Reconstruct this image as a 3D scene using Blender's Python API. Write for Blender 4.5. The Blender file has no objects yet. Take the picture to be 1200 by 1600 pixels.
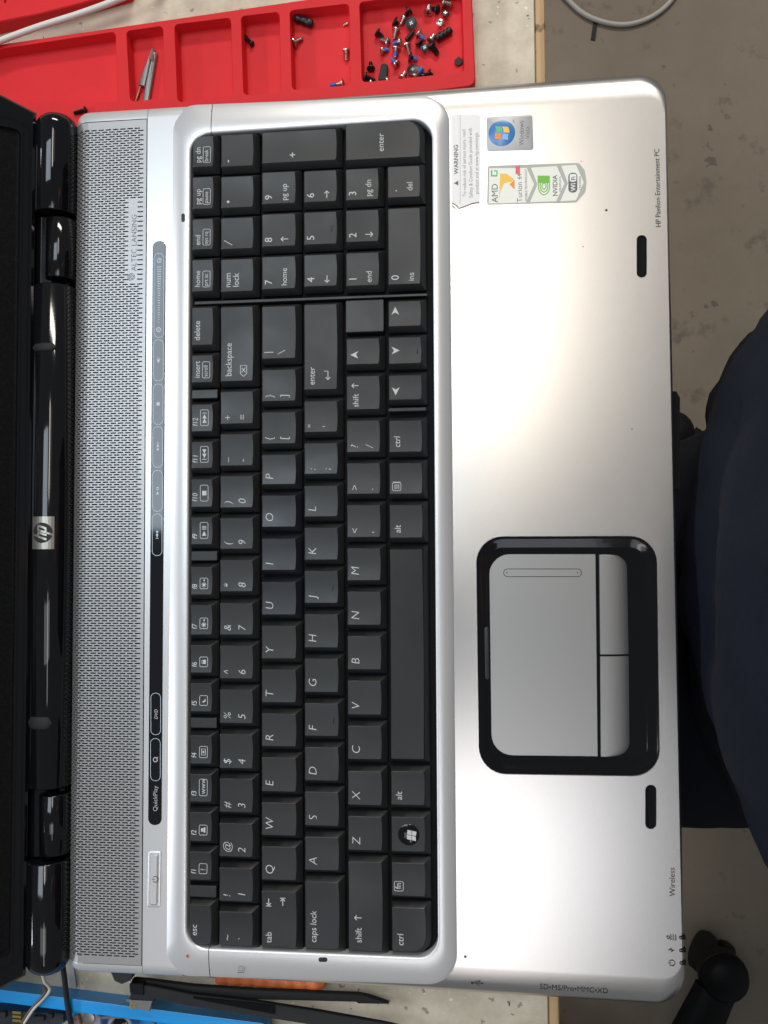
import bpy, bmesh, math, random
from mathutils import Vector, Matrix, Euler
random.seed(7)
PI = math.pi
scene = bpy.context.scene
coll = scene.collection
MM = 0.001

# ------------------------------------------------------------------ camera
CAM = (46.76, -7.31, 393.83)                     # millimetres, bench top is z = 0
CROT = (math.radians(2.3738), math.radians(5.9654), math.radians(-0.3373))
FPX = 1305.0                                     # focal length for a 1200 x 1600 frame
cam_d = bpy.data.cameras.new('camera')
cam = bpy.data.objects.new('camera', cam_d)
coll.objects.link(cam)
cam.location = [c * MM for c in CAM]
cam.rotation_euler = CROT
cam_d.sensor_fit = 'AUTO'
cam_d.sensor_width = 36.0
cam_d.lens = FPX / 1600 * 36
cam_d.clip_start = 0.005
cam_d.clip_end = 60
scene.camera = cam

# ------------------------------------------------------------------ world, lamps, exposure
world = bpy.data.worlds.new('World')
scene.world = world
world.use_nodes = True
bg = world.node_tree.nodes['Background']
bg.inputs['Color'].default_value = (0.92, 0.96, 1.0, 1)
bg.inputs['Strength'].default_value = 0.17


def area(name, loc, sx, sy, watts, col, aim=None):
    d = bpy.data.lights.new(name, 'AREA')
    d.shape = 'RECTANGLE'
    d.size = sx
    d.size_y = sy
    d.energy = watts
    d.color = col
    o = bpy.data.objects.new(name, d)
    o.location = loc
    if aim is not None:
        o.rotation_euler = (Vector(aim) - Vector(loc)).to_track_quat('-Z', 'Y').to_euler()
    coll.objects.link(o)
    return o


# ceiling fixtures of the workshop: a cool diffuser beyond the hinge side, tubes overhead, tubes far off, and one added fill lamp
area('ceiling_panel_lamp', (-0.66, 0.52, 1.95), 0.85, 0.95, 15.0, (0.76, 0.89, 1.0))
area('ceiling_diffuser_lamp', (0.14, 0.86, 1.97), 0.60, 0.85, 1.2, (1.0, 0.95, 0.91))
area('ceiling_tube_or_fill_lamp', (0.05, 0.80, 1.90), 0.14, 0.95, 4.9, (1.0, 0.88, 0.72))
area('ceiling_tube_or_fill_lamp', (0.05, -1.05, 1.90), 0.14, 1.15, 2.2, (1.0, 0.92, 0.85))
area('ceiling_diffuser_lamp', (-0.08, -0.88, 1.97), 0.95, 0.6, 3.7, (0.90, 0.93, 1.0))
area('ceiling_tube_or_fill_lamp', (0.30, 2.50, 1.95), 1.2, 0.30, 40.0, (1.0, 0.93, 0.84), (0.1, 0.3, 0))  # added fill lamp, set where the deck does not mirror it
area('ceiling_tube_or_fill_lamp', (-3.4, 0.85, 1.9), 1.2, 0.30, 34.0, (0.84, 0.91, 1.0), (0, 0.85, 0))
area('ceiling_tube_or_fill_lamp', (-3.4, -1.1, 1.9), 1.2, 0.30, 34.0, (0.84, 0.91, 1.0), (0, -1.1, 0))

scene.view_settings.view_transform = 'Standard'
scene.view_settings.look = 'None'
scene.view_settings.exposure = 0.0
scene.view_settings.gamma = 1.0
scene.view_settings.use_curve_mapping = False
scene.render.engine = 'CYCLES'
scene.cycles.max_bounces = 6
scene.cycles.use_denoising = True
scene.cycles.sample_clamp_indirect = 8.0

# ------------------------------------------------------------------ measuring helper
_R = Euler(CROT, 'XYZ').to_matrix()


def P(px, py, z=0.0):
    """A measured spot of the photograph at height z (mm above the bench) -> x, y in mm."""
    d = _R @ Vector(((px - 600) / FPX, (800 - py) / FPX, -1.0))
    t = (z - CAM[2]) / d.z
    return (CAM[0] + d.x * t, CAM[1] + d.y * t)


def P3(px, py, z=0.0):
    a = P(px, py, z)
    return (a[0], a[1], z)


# ------------------------------------------------------------------ materials
MATS = {}


def mat(name, col, rough=0.5, metal=0.0, spec=0.5, noise=None, bump=None, coat=0.0, aniso=0.0, vary_rough=None):
    """noise = (scale, other colour, low, high); bump = (scale, strength, distance)."""
    if name in MATS:
        return MATS[name]
    m = bpy.data.materials.new(name)
    m.use_nodes = True
    nt = m.node_tree
    b = nt.nodes['Principled BSDF']
    b.inputs['Base Color'].default_value = (*col, 1)
    b.inputs['Roughness'].default_value = rough
    b.inputs['Metallic'].default_value = metal
    b.inputs['Specular IOR Level'].default_value = spec
    b.inputs['Coat Weight'].default_value = coat
    b.inputs['Coat Roughness'].default_value = 0.05
    if noise or bump or vary_rough:
        geo = nt.nodes.new('ShaderNodeNewGeometry')
    if noise:
        n = nt.nodes.new('ShaderNodeTexNoise')
        n.inputs['Scale'].default_value = noise[0]
        n.inputs['Detail'].default_value = 6
        n.inputs['Roughness'].default_value = 0.65
        nt.links.new(geo.outputs['Position'], n.inputs['Vector'])
        r = nt.nodes.new('ShaderNodeValToRGB')
        r.color_ramp.elements[0].position = noise[2]
        r.color_ramp.elements[0].color = (*noise[1], 1)
        r.color_ramp.elements[1].position = noise[3]
        r.color_ramp.elements[1].color = (*col, 1)
        nt.links.new(n.outputs['Fac'], r.inputs['Fac'])
        nt.links.new(r.outputs['Color'], b.inputs['Base Color'])
    if vary_rough:
        n = nt.nodes.new('ShaderNodeTexNoise')
        n.inputs['Scale'].default_value = vary_rough[0]
        n.inputs['Detail'].default_value = 5
        nt.links.new(geo.outputs['Position'], n.inputs['Vector'])
        mr = nt.nodes.new('ShaderNodeMapRange')
        mr.inputs['From Min'].default_value = 0.35
        mr.inputs['From Max'].default_value = 0.65
        mr.inputs['To Min'].default_value = vary_rough[1]
        mr.inputs['To Max'].default_value = vary_rough[2]
        nt.links.new(n.outputs['Fac'], mr.inputs['Value'])
        nt.links.new(mr.outputs['Result'], b.inputs['Roughness'])
    if bump:
        n2 = nt.nodes.new('ShaderNodeTexNoise')
        n2.inputs['Scale'].default_value = bump[0]
        n2.inputs['Detail'].default_value = 3
        nt.links.new(geo.outputs['Position'], n2.inputs['Vector'])
        bp = nt.nodes.new('ShaderNodeBump')
        bp.inputs['Strength'].default_value = bump[1]
        bp.inputs['Distance'].default_value = bump[2]
        nt.links.new(n2.outputs['Fac'], bp.inputs['Height'])
        nt.links.new(bp.outputs['Normal'], b.inputs['Normal'])
    MATS[name] = m
    return m


def node(nt, kind, **kw):
    n = nt.nodes.new(kind)
    for k, v in kw.items():
        if k in n.inputs:
            n.inputs[k].default_value = v
        else:
            setattr(n, k, v)
    return n


def specks(nt, vec, scale, size, rarity):
    """1 inside sparse irregular specks, else 0."""
    v = node(nt, 'ShaderNodeTexVoronoi', Scale=scale)
    v.inputs['Randomness'].default_value = 1.0
    nt.links.new(vec, v.inputs['Vector'])
    lt = node(nt, 'ShaderNodeMath', operation='LESS_THAN')
    lt.inputs[1].default_value = size
    nt.links.new(v.outputs['Distance'], lt.inputs[0])
    sep = node(nt, 'ShaderNodeSeparateColor')
    nt.links.new(v.outputs['Color'], sep.inputs[0])
    g = node(nt, 'ShaderNodeMath', operation='LESS_THAN')
    g.inputs[1].default_value = rarity
    nt.links.new(sep.outputs[0], g.inputs[0])
    mu = node(nt, 'ShaderNodeMath', operation='MULTIPLY')
    nt.links.new(lt.outputs[0], mu.inputs[0])
    nt.links.new(g.outputs[0], mu.inputs[1])
    return mu.outputs[0]


def mixcol(nt, fac, a, b):
    m = node(nt, 'ShaderNodeMix', data_type='RGBA')
    if isinstance(fac, (int, float)):
        m.inputs[0].default_value = fac
    else:
        nt.links.new(fac, m.inputs[0])
    for i, s in ((6, a), (7, b)):
        if isinstance(s, tuple):
            m.inputs[i].default_value = (*s, 1)
        else:
            nt.links.new(s, m.inputs[i])
    return m.outputs[2]


def brushed_material():
    m = bpy.data.materials.new('brushed_aluminium')
    m.use_nodes = True
    nt = m.node_tree
    b = nt.nodes['Principled BSDF']
    geo = nt.nodes.new('ShaderNodeNewGeometry')
    # brushing arcs around a far centre: polar coordinates squeezed along the arc
    outs = []
    for (cx, cy, sc) in ((0.30, -0.16, 3600), (-0.16, 0.26, 3000)):
        sub = node(nt, 'ShaderNodeVectorMath', operation='SUBTRACT')
        sub.inputs[1].default_value = (cx, cy, 0.036)
        nt.links.new(geo.outputs['Position'], sub.inputs[0])
        sep = node(nt, 'ShaderNodeSeparateXYZ')
        nt.links.new(sub.outputs[0], sep.inputs[0])
        cmbl = node(nt, 'ShaderNodeCombineXYZ')
        nt.links.new(sep.outputs[0], cmbl.inputs[0])
        nt.links.new(sep.outputs[1], cmbl.inputs[1])
        ln = node(nt, 'ShaderNodeVectorMath', operation='LENGTH')
        nt.links.new(cmbl.outputs[0], ln.inputs[0])
        at = node(nt, 'ShaderNodeMath', operation='ARCTAN2')
        nt.links.new(sep.outputs[1], at.inputs[0])
        nt.links.new(sep.outputs[0], at.inputs[1])
        am = node(nt, 'ShaderNodeMath', operation='MULTIPLY')
        am.inputs[1].default_value = 0.010
        nt.links.new(at.outputs[0], am.inputs[0])
        cmb = node(nt, 'ShaderNodeCombineXYZ')
        nt.links.new(ln.outputs['Value'], cmb.inputs[0])
        nt.links.new(am.outputs[0], cmb.inputs[1])
        n = node(nt, 'ShaderNodeTexNoise', Scale=sc, Detail=2.0)
        nt.links.new(cmb.outputs[0], n.inputs['Vector'])
        outs.append(n.outputs['Fac'])
    mx = node(nt, 'ShaderNodeMath', operation='ADD')
    nt.links.new(outs[0], mx.inputs[0])
    nt.links.new(outs[1], mx.inputs[1])
    rr = node(nt, 'ShaderNodeMapRange')
    rr.inputs['From Min'].default_value = 0.6
    rr.inputs['From Max'].default_value = 1.4
    rr.inputs['To Min'].default_value = 0.28
    rr.inputs['To Max'].default_value = 0.305
    nt.links.new(mx.outputs[0], rr.inputs['Value'])
    nt.links.new(rr.outputs['Result'], b.inputs['Roughness'])
    # hairline brushing also shows faintly in the reflectance
    rc = node(nt, 'ShaderNodeMapRange')
    rc.inputs['From Min'].default_value = 0.7
    rc.inputs['From Max'].default_value = 1.3
    nt.links.new(mx.outputs[0], rc.inputs['Value'])
    c1 = mixcol(nt, rc.outputs['Result'], (0.645, 0.63, 0.615), (0.67, 0.655, 0.64))
    s1 = specks(nt, geo.outputs['Position'], 95, 0.055, 0.07)
    s2 = specks(nt, geo.outputs['Position'], 210, 0.06, 0.035)
    c2 = mixcol(nt, s1, c1, (0.06, 0.05, 0.05))
    c3 = mixcol(nt, s2, c2, (0.16, 0.14, 0.13))
    nt.links.new(c3, b.inputs['Base Color'])
    b.inputs['Metallic'].default_value = 1.0
    b.inputs['Anisotropic'].default_value = 0.35
    tg = node(nt, 'ShaderNodeTangent', direction_type='RADIAL', axis='Z')
    nt.links.new(tg.outputs[0], b.inputs['Tangent'])
    MATS['brushed_aluminium'] = m
    return m


def table_material():
    m = bpy.data.materials.new('cream_laminate')
    m.use_nodes = True
    nt = m.node_tree
    b = nt.nodes['Principled BSDF']
    geo = nt.nodes.new('ShaderNodeNewGeometry')
    n = node(nt, 'ShaderNodeTexNoise', Scale=55, Detail=8.0)
    n.inputs['Roughness'].default_value = 0.7
    nt.links.new(geo.outputs['Position'], n.inputs['Vector'])
    r = node(nt, 'ShaderNodeMapRange')
    r.inputs['From Min'].default_value = 0.36
    r.inputs['From Max'].default_value = 0.62
    nt.links.new(n.outputs['Fac'], r.inputs['Value'])
    c = mixcol(nt, r.outputs['Result'], (0.47, 0.40, 0.295), (0.62, 0.54, 0.415))
    warp = node(nt, 'ShaderNodeTexNoise', Scale=300, Detail=2.0)
    nt.links.new(geo.outputs['Position'], warp.inputs['Vector'])
    wv = node(nt, 'ShaderNodeVectorMath', operation='SCALE')
    wv.inputs['Scale'].default_value = 0.006
    nt.links.new(warp.outputs['Color'], wv.inputs[0])
    ad = node(nt, 'ShaderNodeVectorMath', operation='ADD')
    nt.links.new(geo.outputs['Position'], ad.inputs[0])
    nt.links.new(wv.outputs[0], ad.inputs[1])
    c = mixcol(nt, specks(nt, ad.outputs[0], 230, 0.24, 0.13), c, (0.27, 0.24, 0.19))
    c = mixcol(nt, specks(nt, ad.outputs[0], 420, 0.25, 0.10), c, (0.72, 0.67, 0.58))
    c = mixcol(nt, specks(nt, ad.outputs[0], 140, 0.10, 0.10), c, (0.10, 0.085, 0.07))
    nt.links.new(c, b.inputs['Base Color'])
    b.inputs['Roughness'].default_value = 0.42
    MATS['cream_laminate'] = m
    return m


def floor_material():
    m = bpy.data.materials.new('stained_concrete')
    m.use_nodes = True
    nt = m.node_tree
    b = nt.nodes['Principled BSDF']
    geo = nt.nodes.new('ShaderNodeNewGeometry')
    n = node(nt, 'ShaderNodeTexNoise', Scale=5, Detail=9.0)
    n.inputs['Roughness'].default_value = 0.68
    nt.links.new(geo.outputs['Position'], n.inputs['Vector'])
    r = node(nt, 'ShaderNodeMapRange')
    r.inputs['From Min'].default_value = 0.3
    r.inputs['From Max'].default_value = 0.7
    nt.links.new(n.outputs['Fac'], r.inputs['Value'])
    c = mixcol(nt, r.outputs['Result'], (0.215, 0.175, 0.131), (0.285, 0.238, 0.184))
    n2 = node(nt, 'ShaderNodeTexNoise', Scale=24, Detail=4.0)
    n2.inputs['Roughness'].default_value = 0.6
    nt.links.new(geo.outputs['Position'], n2.inputs['Vector'])
    r2 = node(nt, 'ShaderNodeMapRange')
    r2.inputs['From Min'].default_value = 0.60
    r2.inputs['From Max'].default_value = 0.70
    nt.links.new(n2.outputs['Fac'], r2.inputs['Value'])
    c = mixcol(nt, r2.outputs['Result'], c, (0.165, 0.135, 0.105))
    warp = node(nt, 'ShaderNodeTexNoise', Scale=60, Detail=3.0)
    nt.links.new(geo.outputs['Position'], warp.inputs['Vector'])
    wv = node(nt, 'ShaderNodeVectorMath', operation='SCALE')
    wv.inputs['Scale'].default_value = 0.035
    nt.links.new(warp.outputs['Color'], wv.inputs[0])
    ad = node(nt, 'ShaderNodeVectorMath', operation='ADD')
    nt.links.new(geo.outputs['Position'], ad.inputs[0])
    nt.links.new(wv.outputs[0], ad.inputs[1])
    c = mixcol(nt, specks(nt, ad.outputs[0], 19, 0.13, 0.25), c, (0.15, 0.122, 0.10))
    c = mixcol(nt, specks(nt, ad.outputs[0], 45, 0.18, 0.12), c, (0.19, 0.155, 0.125))
    nt.links.new(c, b.inputs['Base Color'])
    b.inputs['Roughness'].default_value = 0.75
    bp = node(nt, 'ShaderNodeBump', Strength=0.25, Distance=0.002)
    nt.links.new(n.outputs['Fac'], bp.inputs['Height'])
    nt.links.new(bp.outputs['Normal'], b.inputs['Normal'])
    MATS['stained_concrete'] = m
    return m


def wood_material():
    m = bpy.data.materials.new('raw_wood_edge')
    m.use_nodes = True
    nt = m.node_tree
    b = nt.nodes['Principled BSDF']
    geo = nt.nodes.new('ShaderNodeNewGeometry')
    mp = node(nt, 'ShaderNodeMapping')
    mp.inputs['Scale'].default_value = (9.0, 0.35, 9.0)
    nt.links.new(geo.outputs['Position'], mp.inputs['Vector'])
    n = node(nt, 'ShaderNodeTexNoise', Scale=60, Detail=6.0)
    nt.links.new(mp.outputs[0], n.inputs['Vector'])
    c = mixcol(nt, n.outputs['Fac'], (0.30, 0.17, 0.07), (0.62, 0.43, 0.22))
    n2 = node(nt, 'ShaderNodeTexNoise', Scale=110, Detail=4.0)
    nt.links.new(geo.outputs['Position'], n2.inputs['Vector'])
    r2 = node(nt, 'ShaderNodeMapRange')
    r2.inputs['From Min'].default_value = 0.58
    r2.inputs['From Max'].default_value = 0.68
    nt.links.new(n2.outputs['Fac'], r2.inputs['Value'])
    c = mixcol(nt, r2.outputs['Result'], c, (0.11, 0.055, 0.02))
    nt.links.new(c, b.inputs['Base Color'])
    b.inputs['Roughness'].default_value = 0.6
    MATS['raw_wood_edge'] = m
    return m


def screen_material():
    m = bpy.data.materials.new('screen_weave')
    m.use_nodes = True
    nt = m.node_tree
    b = nt.nodes['Principled BSDF']
    tc = nt.nodes.new('ShaderNodeTexCoord')
    ch = node(nt, 'ShaderNodeTexVoronoi', Scale=900)
    nt.links.new(tc.outputs['Object'], ch.inputs['Vector'])
    c = mixcol(nt, ch.outputs['Distance'], (0.001, 0.001, 0.0012), (0.006, 0.006, 0.0065))
    nt.links.new(c, b.inputs['Base Color'])
    b.inputs['Roughness'].default_value = 0.5
    b.inputs['Specular IOR Level'].default_value = 0.06
    MATS['screen_weave'] = m
    return m


brushed_material()
table_material()
floor_material()
wood_material()
screen_material()
mat('silver_paint', (0.66, 0.655, 0.655), 0.34, 0.5, bump=(4500, 0.03, 0.0001))
mat('silver_pad', (0.37, 0.365, 0.36), 0.36, 0.85, bump=(3000, 0.03, 0.0001))
mat('grille_metal', (0.41, 0.405, 0.405), 0.42, 0.7)
mat('gloss_black', (0.004, 0.004, 0.005), 0.06, 0.0, 0.5, vary_rough=(40, 0.04, 0.11))
mat('strip_gloss', (0.005, 0.006, 0.008), 0.05, 0.0, 0.66)
mat('frame_black', (0.003, 0.003, 0.004), 0.08, 0.0, 0.42, bump=(60, 0.05, 0.001))
mat('key_black', (0.0125, 0.013, 0.0135), 0.44, 0.0, 0.5, bump=(2600, 0.10, 0.0001), vary_rough=(28, 0.36, 0.52))
mat('key_worn', (0.009, 0.010, 0.015), 0.33, 0.0, 0.5, bump=(2200, 0.08, 0.0001), vary_rough=(50, 0.32, 0.46))
mat('key_space', (0.008, 0.008, 0.0085), 0.38, 0.0, 0.45, bump=(1800, 0.12, 0.0001), vary_rough=(40, 0.33, 0.45))
mat('well_black', (0.004, 0.004, 0.0045), 0.7, 0.0, 0.12)
mat('matte_black', (0.012, 0.012, 0.013), 0.55, bump=(900, 0.1, 0.0002))
mat('soft_black', (0.010, 0.010, 0.011), 0.7, bump=(700, 0.2, 0.0003))
mat('legend_white', (0.50, 0.51, 0.51), 0.6)
mat('strip_ink', (0.52, 0.63, 0.71), 0.5)
mat('ink_grey', (0.12, 0.12, 0.13), 0.6)
mat('ink_dark', (0.03, 0.03, 0.03), 0.6, 0.0, 0.2)
mat('chrome', (0.75, 0.75, 0.76), 0.18, 1.0)
mat('red_silicone', (0.66, 0.017, 0.022), 0.55, 0.0, 0.25, noise=(30, (0.59, 0.013, 0.017), 0.3, 0.7), bump=(1500, 0.08, 0.0002))
mat('blue_plastic', (0.0, 0.30, 0.74), 0.4)
mat('white_cable', (0.66, 0.63, 0.57), 0.45)
mat('grey_cable', (0.50, 0.48, 0.45), 0.5)
mat('screw_steel', (0.62, 0.57, 0.52), 0.28, 1.0)
mat('screw_black', (0.018, 0.017, 0.018), 0.36, 0.3)
mat('thread_blue', (0.02, 0.085, 0.36), 0.5)
mat('gold', (0.65, 0.47, 0.16), 0.3, 1.0)
mat('navy_cloth', (0.007, 0.0082, 0.0155), 0.85, 0, 0.2, noise=(300, (0.005, 0.0065, 0.014), 0.3, 0.7), bump=(900, 0.4, 0.0006))
mat('navy_trousers', (0.005, 0.006, 0.012), 0.85, 0, 0.2, bump=(900, 0.4, 0.0006))
mat('skin', (0.50, 0.30, 0.21), 0.5)
mat('hair', (0.02, 0.014, 0.01), 0.6)
mat('brown_leather', (0.13, 0.075, 0.045), 0.5)
mat('steel_dull', (0.35, 0.33, 0.31), 0.35, 0.9)
mat('chair_black', (0.004, 0.004, 0.005), 0.5, 0.0, 0.25, bump=(400, 0.1, 0.0005))
M = MATS

# ------------------------------------------------------------------ mesh helpers (all in mm)


class MB:
    def __init__(s):
        s.v = []
        s.f = []

    def add(s, vs, fs):
        o = len(s.v)
        s.v += [tuple(p) for p in vs]
        s.f += [tuple(i + o for i in q) for q in fs]
        return s

    def box(s, x0, x1, y0, y1, z0, z1):
        return s.add([(x0, y0, z0), (x1, y0, z0), (x1, y1, z0), (x0, y1, z0), (x0, y0, z1), (x1, y0, z1), (x1, y1, z1), (x0, y1, z1)],
                     [(3, 2, 1, 0), (4, 5, 6, 7), (0, 1, 5, 4), (1, 2, 6, 5), (2, 3, 7, 6), (3, 0, 4, 7)])

    def loft(s, rings, cap0=True, cap1=True, closed=True):
        o = len(s.v)
        n = len(rings[0])
        for r in rings:
            s.v += [tuple(p) for p in r]
        for i in range(len(rings) - 1):
            for k in range(n if closed else n - 1):
                a = o + i * n + k
                b = o + i * n + (k + 1) % n
                s.f.append((a, b, b + n, a + n))
        if cap0:
            s.f.append(tuple(o + k for k in reversed(range(n))))
        if cap1:
            s.f.append(tuple(o + (len(rings) - 1) * n + k for k in range(n)))
        return s

    def prism(s, poly, z0, z1):
        return s.loft([[(x, y, z0) for x, y in poly], [(x, y, z1) for x, y in poly]])

    def slab(s, poly_fn, prof):
        """poly_fn(inset) -> outline; prof = [(inset, z), ...] from bottom to top."""
        return s.loft([[(x, y, z) for x, y in poly_fn(d)] for d, z in prof])

    def tube(s, path, rads, n=10, caps=True):
        pts = [Vector(p) for p in path]
        if not isinstance(rads, (list, tuple)):
            rads = [rads] * len(pts)
        rings = []
        up = Vector((0.13, 0.31, 0.94))
        for i, p in enumerate(pts):
            t = (pts[min(i + 1, len(pts) - 1)] - pts[max(i - 1, 0)]).normalized()
            a = t.cross(up)
            if a.length < 1e-3:
                a = t.cross(Vector((1, 0, 0)))
            a.normalize()
            b = a.cross(t).normalized()
            up = b
            rings.append([p + (a * math.cos(2 * PI * k / n) + b * math.sin(2 * PI * k / n)) * rads[i] for k in range(n)])
        for r in rings:
            r.reverse()
        return s.loft(rings, caps, caps)

    def text(s, body, x, y, z, cap, rot='up', sx=1.0, shear=0.0, align='l', off=0.0):
        vs, fs, w = textmesh(body, off)
        k = cap / 0.682
        o = {'l': 0.0, 'c': w / 2, 'r': w}[align]
        out = []
        for a, b in vs:
            u = ((a - o) * sx + b * shear) * k
            v = b * k
            if rot == 'up':
                out.append((x - v, y + u, z))
            elif rot == 'right':
                out.append((x + u, y + v, z))
            else:
                ca, sa = math.cos(rot), math.sin(rot)
                out.append((x + u * ca - v * sa, y + u * sa + v * ca, z))
        return s.add(out, fs)

    def poly(s, pts, z):
        return s.add([(x, y, z) for x, y in pts], [tuple(range(len(pts)))])

    def stroke(s, pts, w, z, closed=False):
        """flat line of width w along pts."""
        n = len(pts)
        L, Rr = [], []
        for i in range(n):
            a = Vector(pts[(i - 1) % n] if (closed or i > 0) else pts[i])
            c = Vector(pts[(i + 1) % n] if (closed or i < n - 1) else pts[i])
            t = (c - a)
            t.normalize()
            nn = Vector((-t.y, t.x)) * (w / 2)
            L.append((pts[i][0] + nn.x, pts[i][1] + nn.y, z))
            Rr.append((pts[i][0] - nn.x, pts[i][1] - nn.y, z))
        fs = []
        for i in range(n if closed else n - 1):
            j = (i + 1) % n
            fs.append((n + i, n + j, j, i))
        return s.add(L + Rr, fs)

    def build(s, name, material, parent=None, smooth=35, label=None, origin=None):
        me = bpy.data.meshes.new(name)
        xs = [p[0] for p in s.v]
        ys = [p[1] for p in s.v]
        zs = [p[2] for p in s.v]
        if origin is None:
            origin = ((min(xs) + max(xs)) / 2, (min(ys) + max(ys)) / 2, min(zs))
        ox, oy, oz = origin
        me.from_pydata([((x - ox) * MM, (y - oy) * MM, (z - oz) * MM) for x, y, z in s.v], [], s.f)
        me.materials.append(M[material] if isinstance(material, str) else material)
        if smooth:
            me.polygons.foreach_set('use_smooth', [True] * len(me.polygons))
            me.set_sharp_from_angle(angle=math.radians(smooth))
        me.update()
        o = bpy.data.objects.new(name, me)
        coll.objects.link(o)
        loc = Vector((ox, oy, oz)) * MM
        if parent is not None:
            o.parent = parent
            loc = loc - world_loc(parent)
        o.location = loc
        if label:
            o['label'] = label
        return o


def world_loc(o):
    l = Vector(o.location)
    while o.parent:
        o = o.parent
        l += Vector(o.location)
    return l


_TC = {}


def textmesh(body, off=0.0):
    key = (body, off)
    if key not in _TC:
        c = bpy.data.curves.new('print', 'FONT')
        c.body = body
        c.resolution_u = 3
        c.offset = off
        o = bpy.data.objects.new('print', c)
        m = o.to_mesh()
        vs = [(v.co.x, v.co.y) for v in m.vertices]
        fs = [tuple(p.vertices) for p in m.polygons]
        o.to_mesh_clear()
        bpy.data.objects.remove(o)
        bpy.data.curves.remove(c)
        _TC[key] = (vs, fs, max([a for a, b in vs] or [0]))
    return _TC[key]


def thing(name, label, cat, loc=(0, 0, 0), group=None):
    o = bpy.data.objects.new(name, None)
    o.empty_display_size = 0.01
    o.location = [c * MM for c in loc]
    coll.objects.link(o)
    return tag(o, label, cat, group)


def tag(o, label, cat, group=None):
    o['label'] = label
    o['category'] = cat
    if group:
        o['group'] = group
    return o


def structure(o):
    o['kind'] = 'structure'
    return o


def ccw(p):
    a = sum(p[i][0] * p[(i + 1) % len(p)][1] - p[(i + 1) % len(p)][0] * p[i][1] for i in range(len(p)))
    return list(p) if a > 0 else list(reversed(p))


def inset(poly, d, w=None):
    """offset a convex ccw polygon inwards by d (edge i moves by d * w[i])."""
    if abs(d) < 1e-9:
        return list(poly)
    n = len(poly)
    lines = []
    for i in range(n):
        a = Vector(poly[i])
        b = Vector(poly[(i + 1) % n])
        t = (b - a).normalized()
        nn = Vector((-t.y, t.x))
        lines.append((a + nn * d * (w[i] if w else 1.0), t))
    out = []
    for i in range(n):
        p, t = lines[i - 1]
        q, u = lines[i]
        den = t.x * u.y - t.y * u.x
        k = ((q.x - p.x) * u.y - (q.y - p.y) * u.x) / den
        out.append((p.x + t.x * k, p.y + t.y * k))
    return out


def fillet(poly, rads, n=6):
    """round the corners of a ccw polygon."""
    if not isinstance(rads, (list, tuple)):
        rads = [rads] * len(poly)
    out = []
    m = len(poly)
    for i in range(m):
        p = Vector(poly[i])
        a = Vector(poly[i - 1]) - p
        b = Vector(poly[(i + 1) % m]) - p
        la, lb = a.length, b.length
        a.normalize()
        b.normalize()
        ang = math.acos(max(-1, min(1, a.dot(b))))
        r = max(rads[i], 0.001)
        tl = min(r / math.tan(ang / 2), la * 0.49, lb * 0.49)
        r = tl * math.tan(ang / 2)
        c = p + (a + b).normalized() * (r / math.sin(ang / 2))
        s0 = p + a * tl - c
        s1 = p + b * tl - c
        a0 = math.atan2(s0.y, s0.x)
        a1 = math.atan2(s1.y, s1.x)
        while a1 < a0:
            a1 += 2 * PI
        if a1 - a0 > PI:
            a1 -= 2 * PI
        for k in range(n + 1):
            t = a0 + (a1 - a0) * k / n
            out.append((c.x + r * math.cos(t), c.y + r * math.sin(t)))
    return out


def rr(poly, rads, n=6, w=None):
    """function of inset -> rounded outline with constant point count."""
    poly = ccw(poly)
    if not isinstance(rads, (list, tuple)):
        rads = [rads] * len(poly)
    return lambda d: fillet(inset(poly, d, w), [max(r - d, 0.15) for r in rads], n)


def pxrect(x0, y0, x1, y1, z):
    """world quad (ccw: bottom left, bottom right, top right, top left) from photo measures."""
    return [P(x0, y1, z), P(x1, y1, z), P(x1, y0, z), P(x0, y0, z)]


def pxquad(pts, z):
    return ccw([P(a, b, z) for a, b in pts])


def plate(mb, outer, holes, z, flip=False):
    """flat face with holes, triangulated."""
    bm = bmesh.new()
    es = []
    for loop in [outer] + holes:
        vs = [bm.verts.new((x, y, z)) for x, y in loop]
        for i in range(len(vs)):
            es.append(bm.edges.new((vs[i], vs[(i + 1) % len(vs)])))
    bmesh.ops.triangle_fill(bm, use_beauty=True, use_dissolve=False, edges=es, normal=(0, 0, 1))
    bm.verts.index_update()
    vs = [tuple(v.co) for v in bm.verts]
    fs = []
    for f in bm.faces:
        q = [v.index for v in f.verts]
        if f.normal.z < 0:
            q.reverse()
        fs.append(tuple(q))
    bm.free()
    mb.add(vs, fs)


def circle(cx, cy, r, n=20):
    return [(cx + r * math.cos(2 * PI * k / n), cy + r * math.sin(2 * PI * k / n)) for k in range(n)]


def spline(pts, n=8):
    """Catmull-Rom through 3-D points."""
    out = []
    q = [Vector(p) for p in pts]
    for i in range(len(q) - 1):
        p0, p1, p2, p3 = q[max(i - 1, 0)], q[i], q[i + 1], q[min(i + 2, len(q) - 1)]
        for k in range(n):
            t = k / n
            out.append(0.5 * ((2 * p1) + (p2 - p0) * t + (2 * p0 - 5 * p1 + 4 * p2 - p3) * t * t + (3 * p1 - p0 - 3 * p2 + p3) * t ** 3))
    out.append(q[-1])
    return out



# ================================================================== setting
FLOOR_Z = -720
b = MB()
N = 12
for i in range(N):
    for j in range(N):
        x0, y0 = -3000 + 500 * i, -3000 + 500 * j
        b.add([(x0, y0, FLOOR_Z), (x0 + 500, y0, FLOOR_Z), (x0 + 500, y0 + 500, FLOOR_Z), (x0, y0 + 500, FLOOR_Z)], [(0, 1, 2, 3)])
structure(b.build('floor', 'stained_concrete'))

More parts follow.
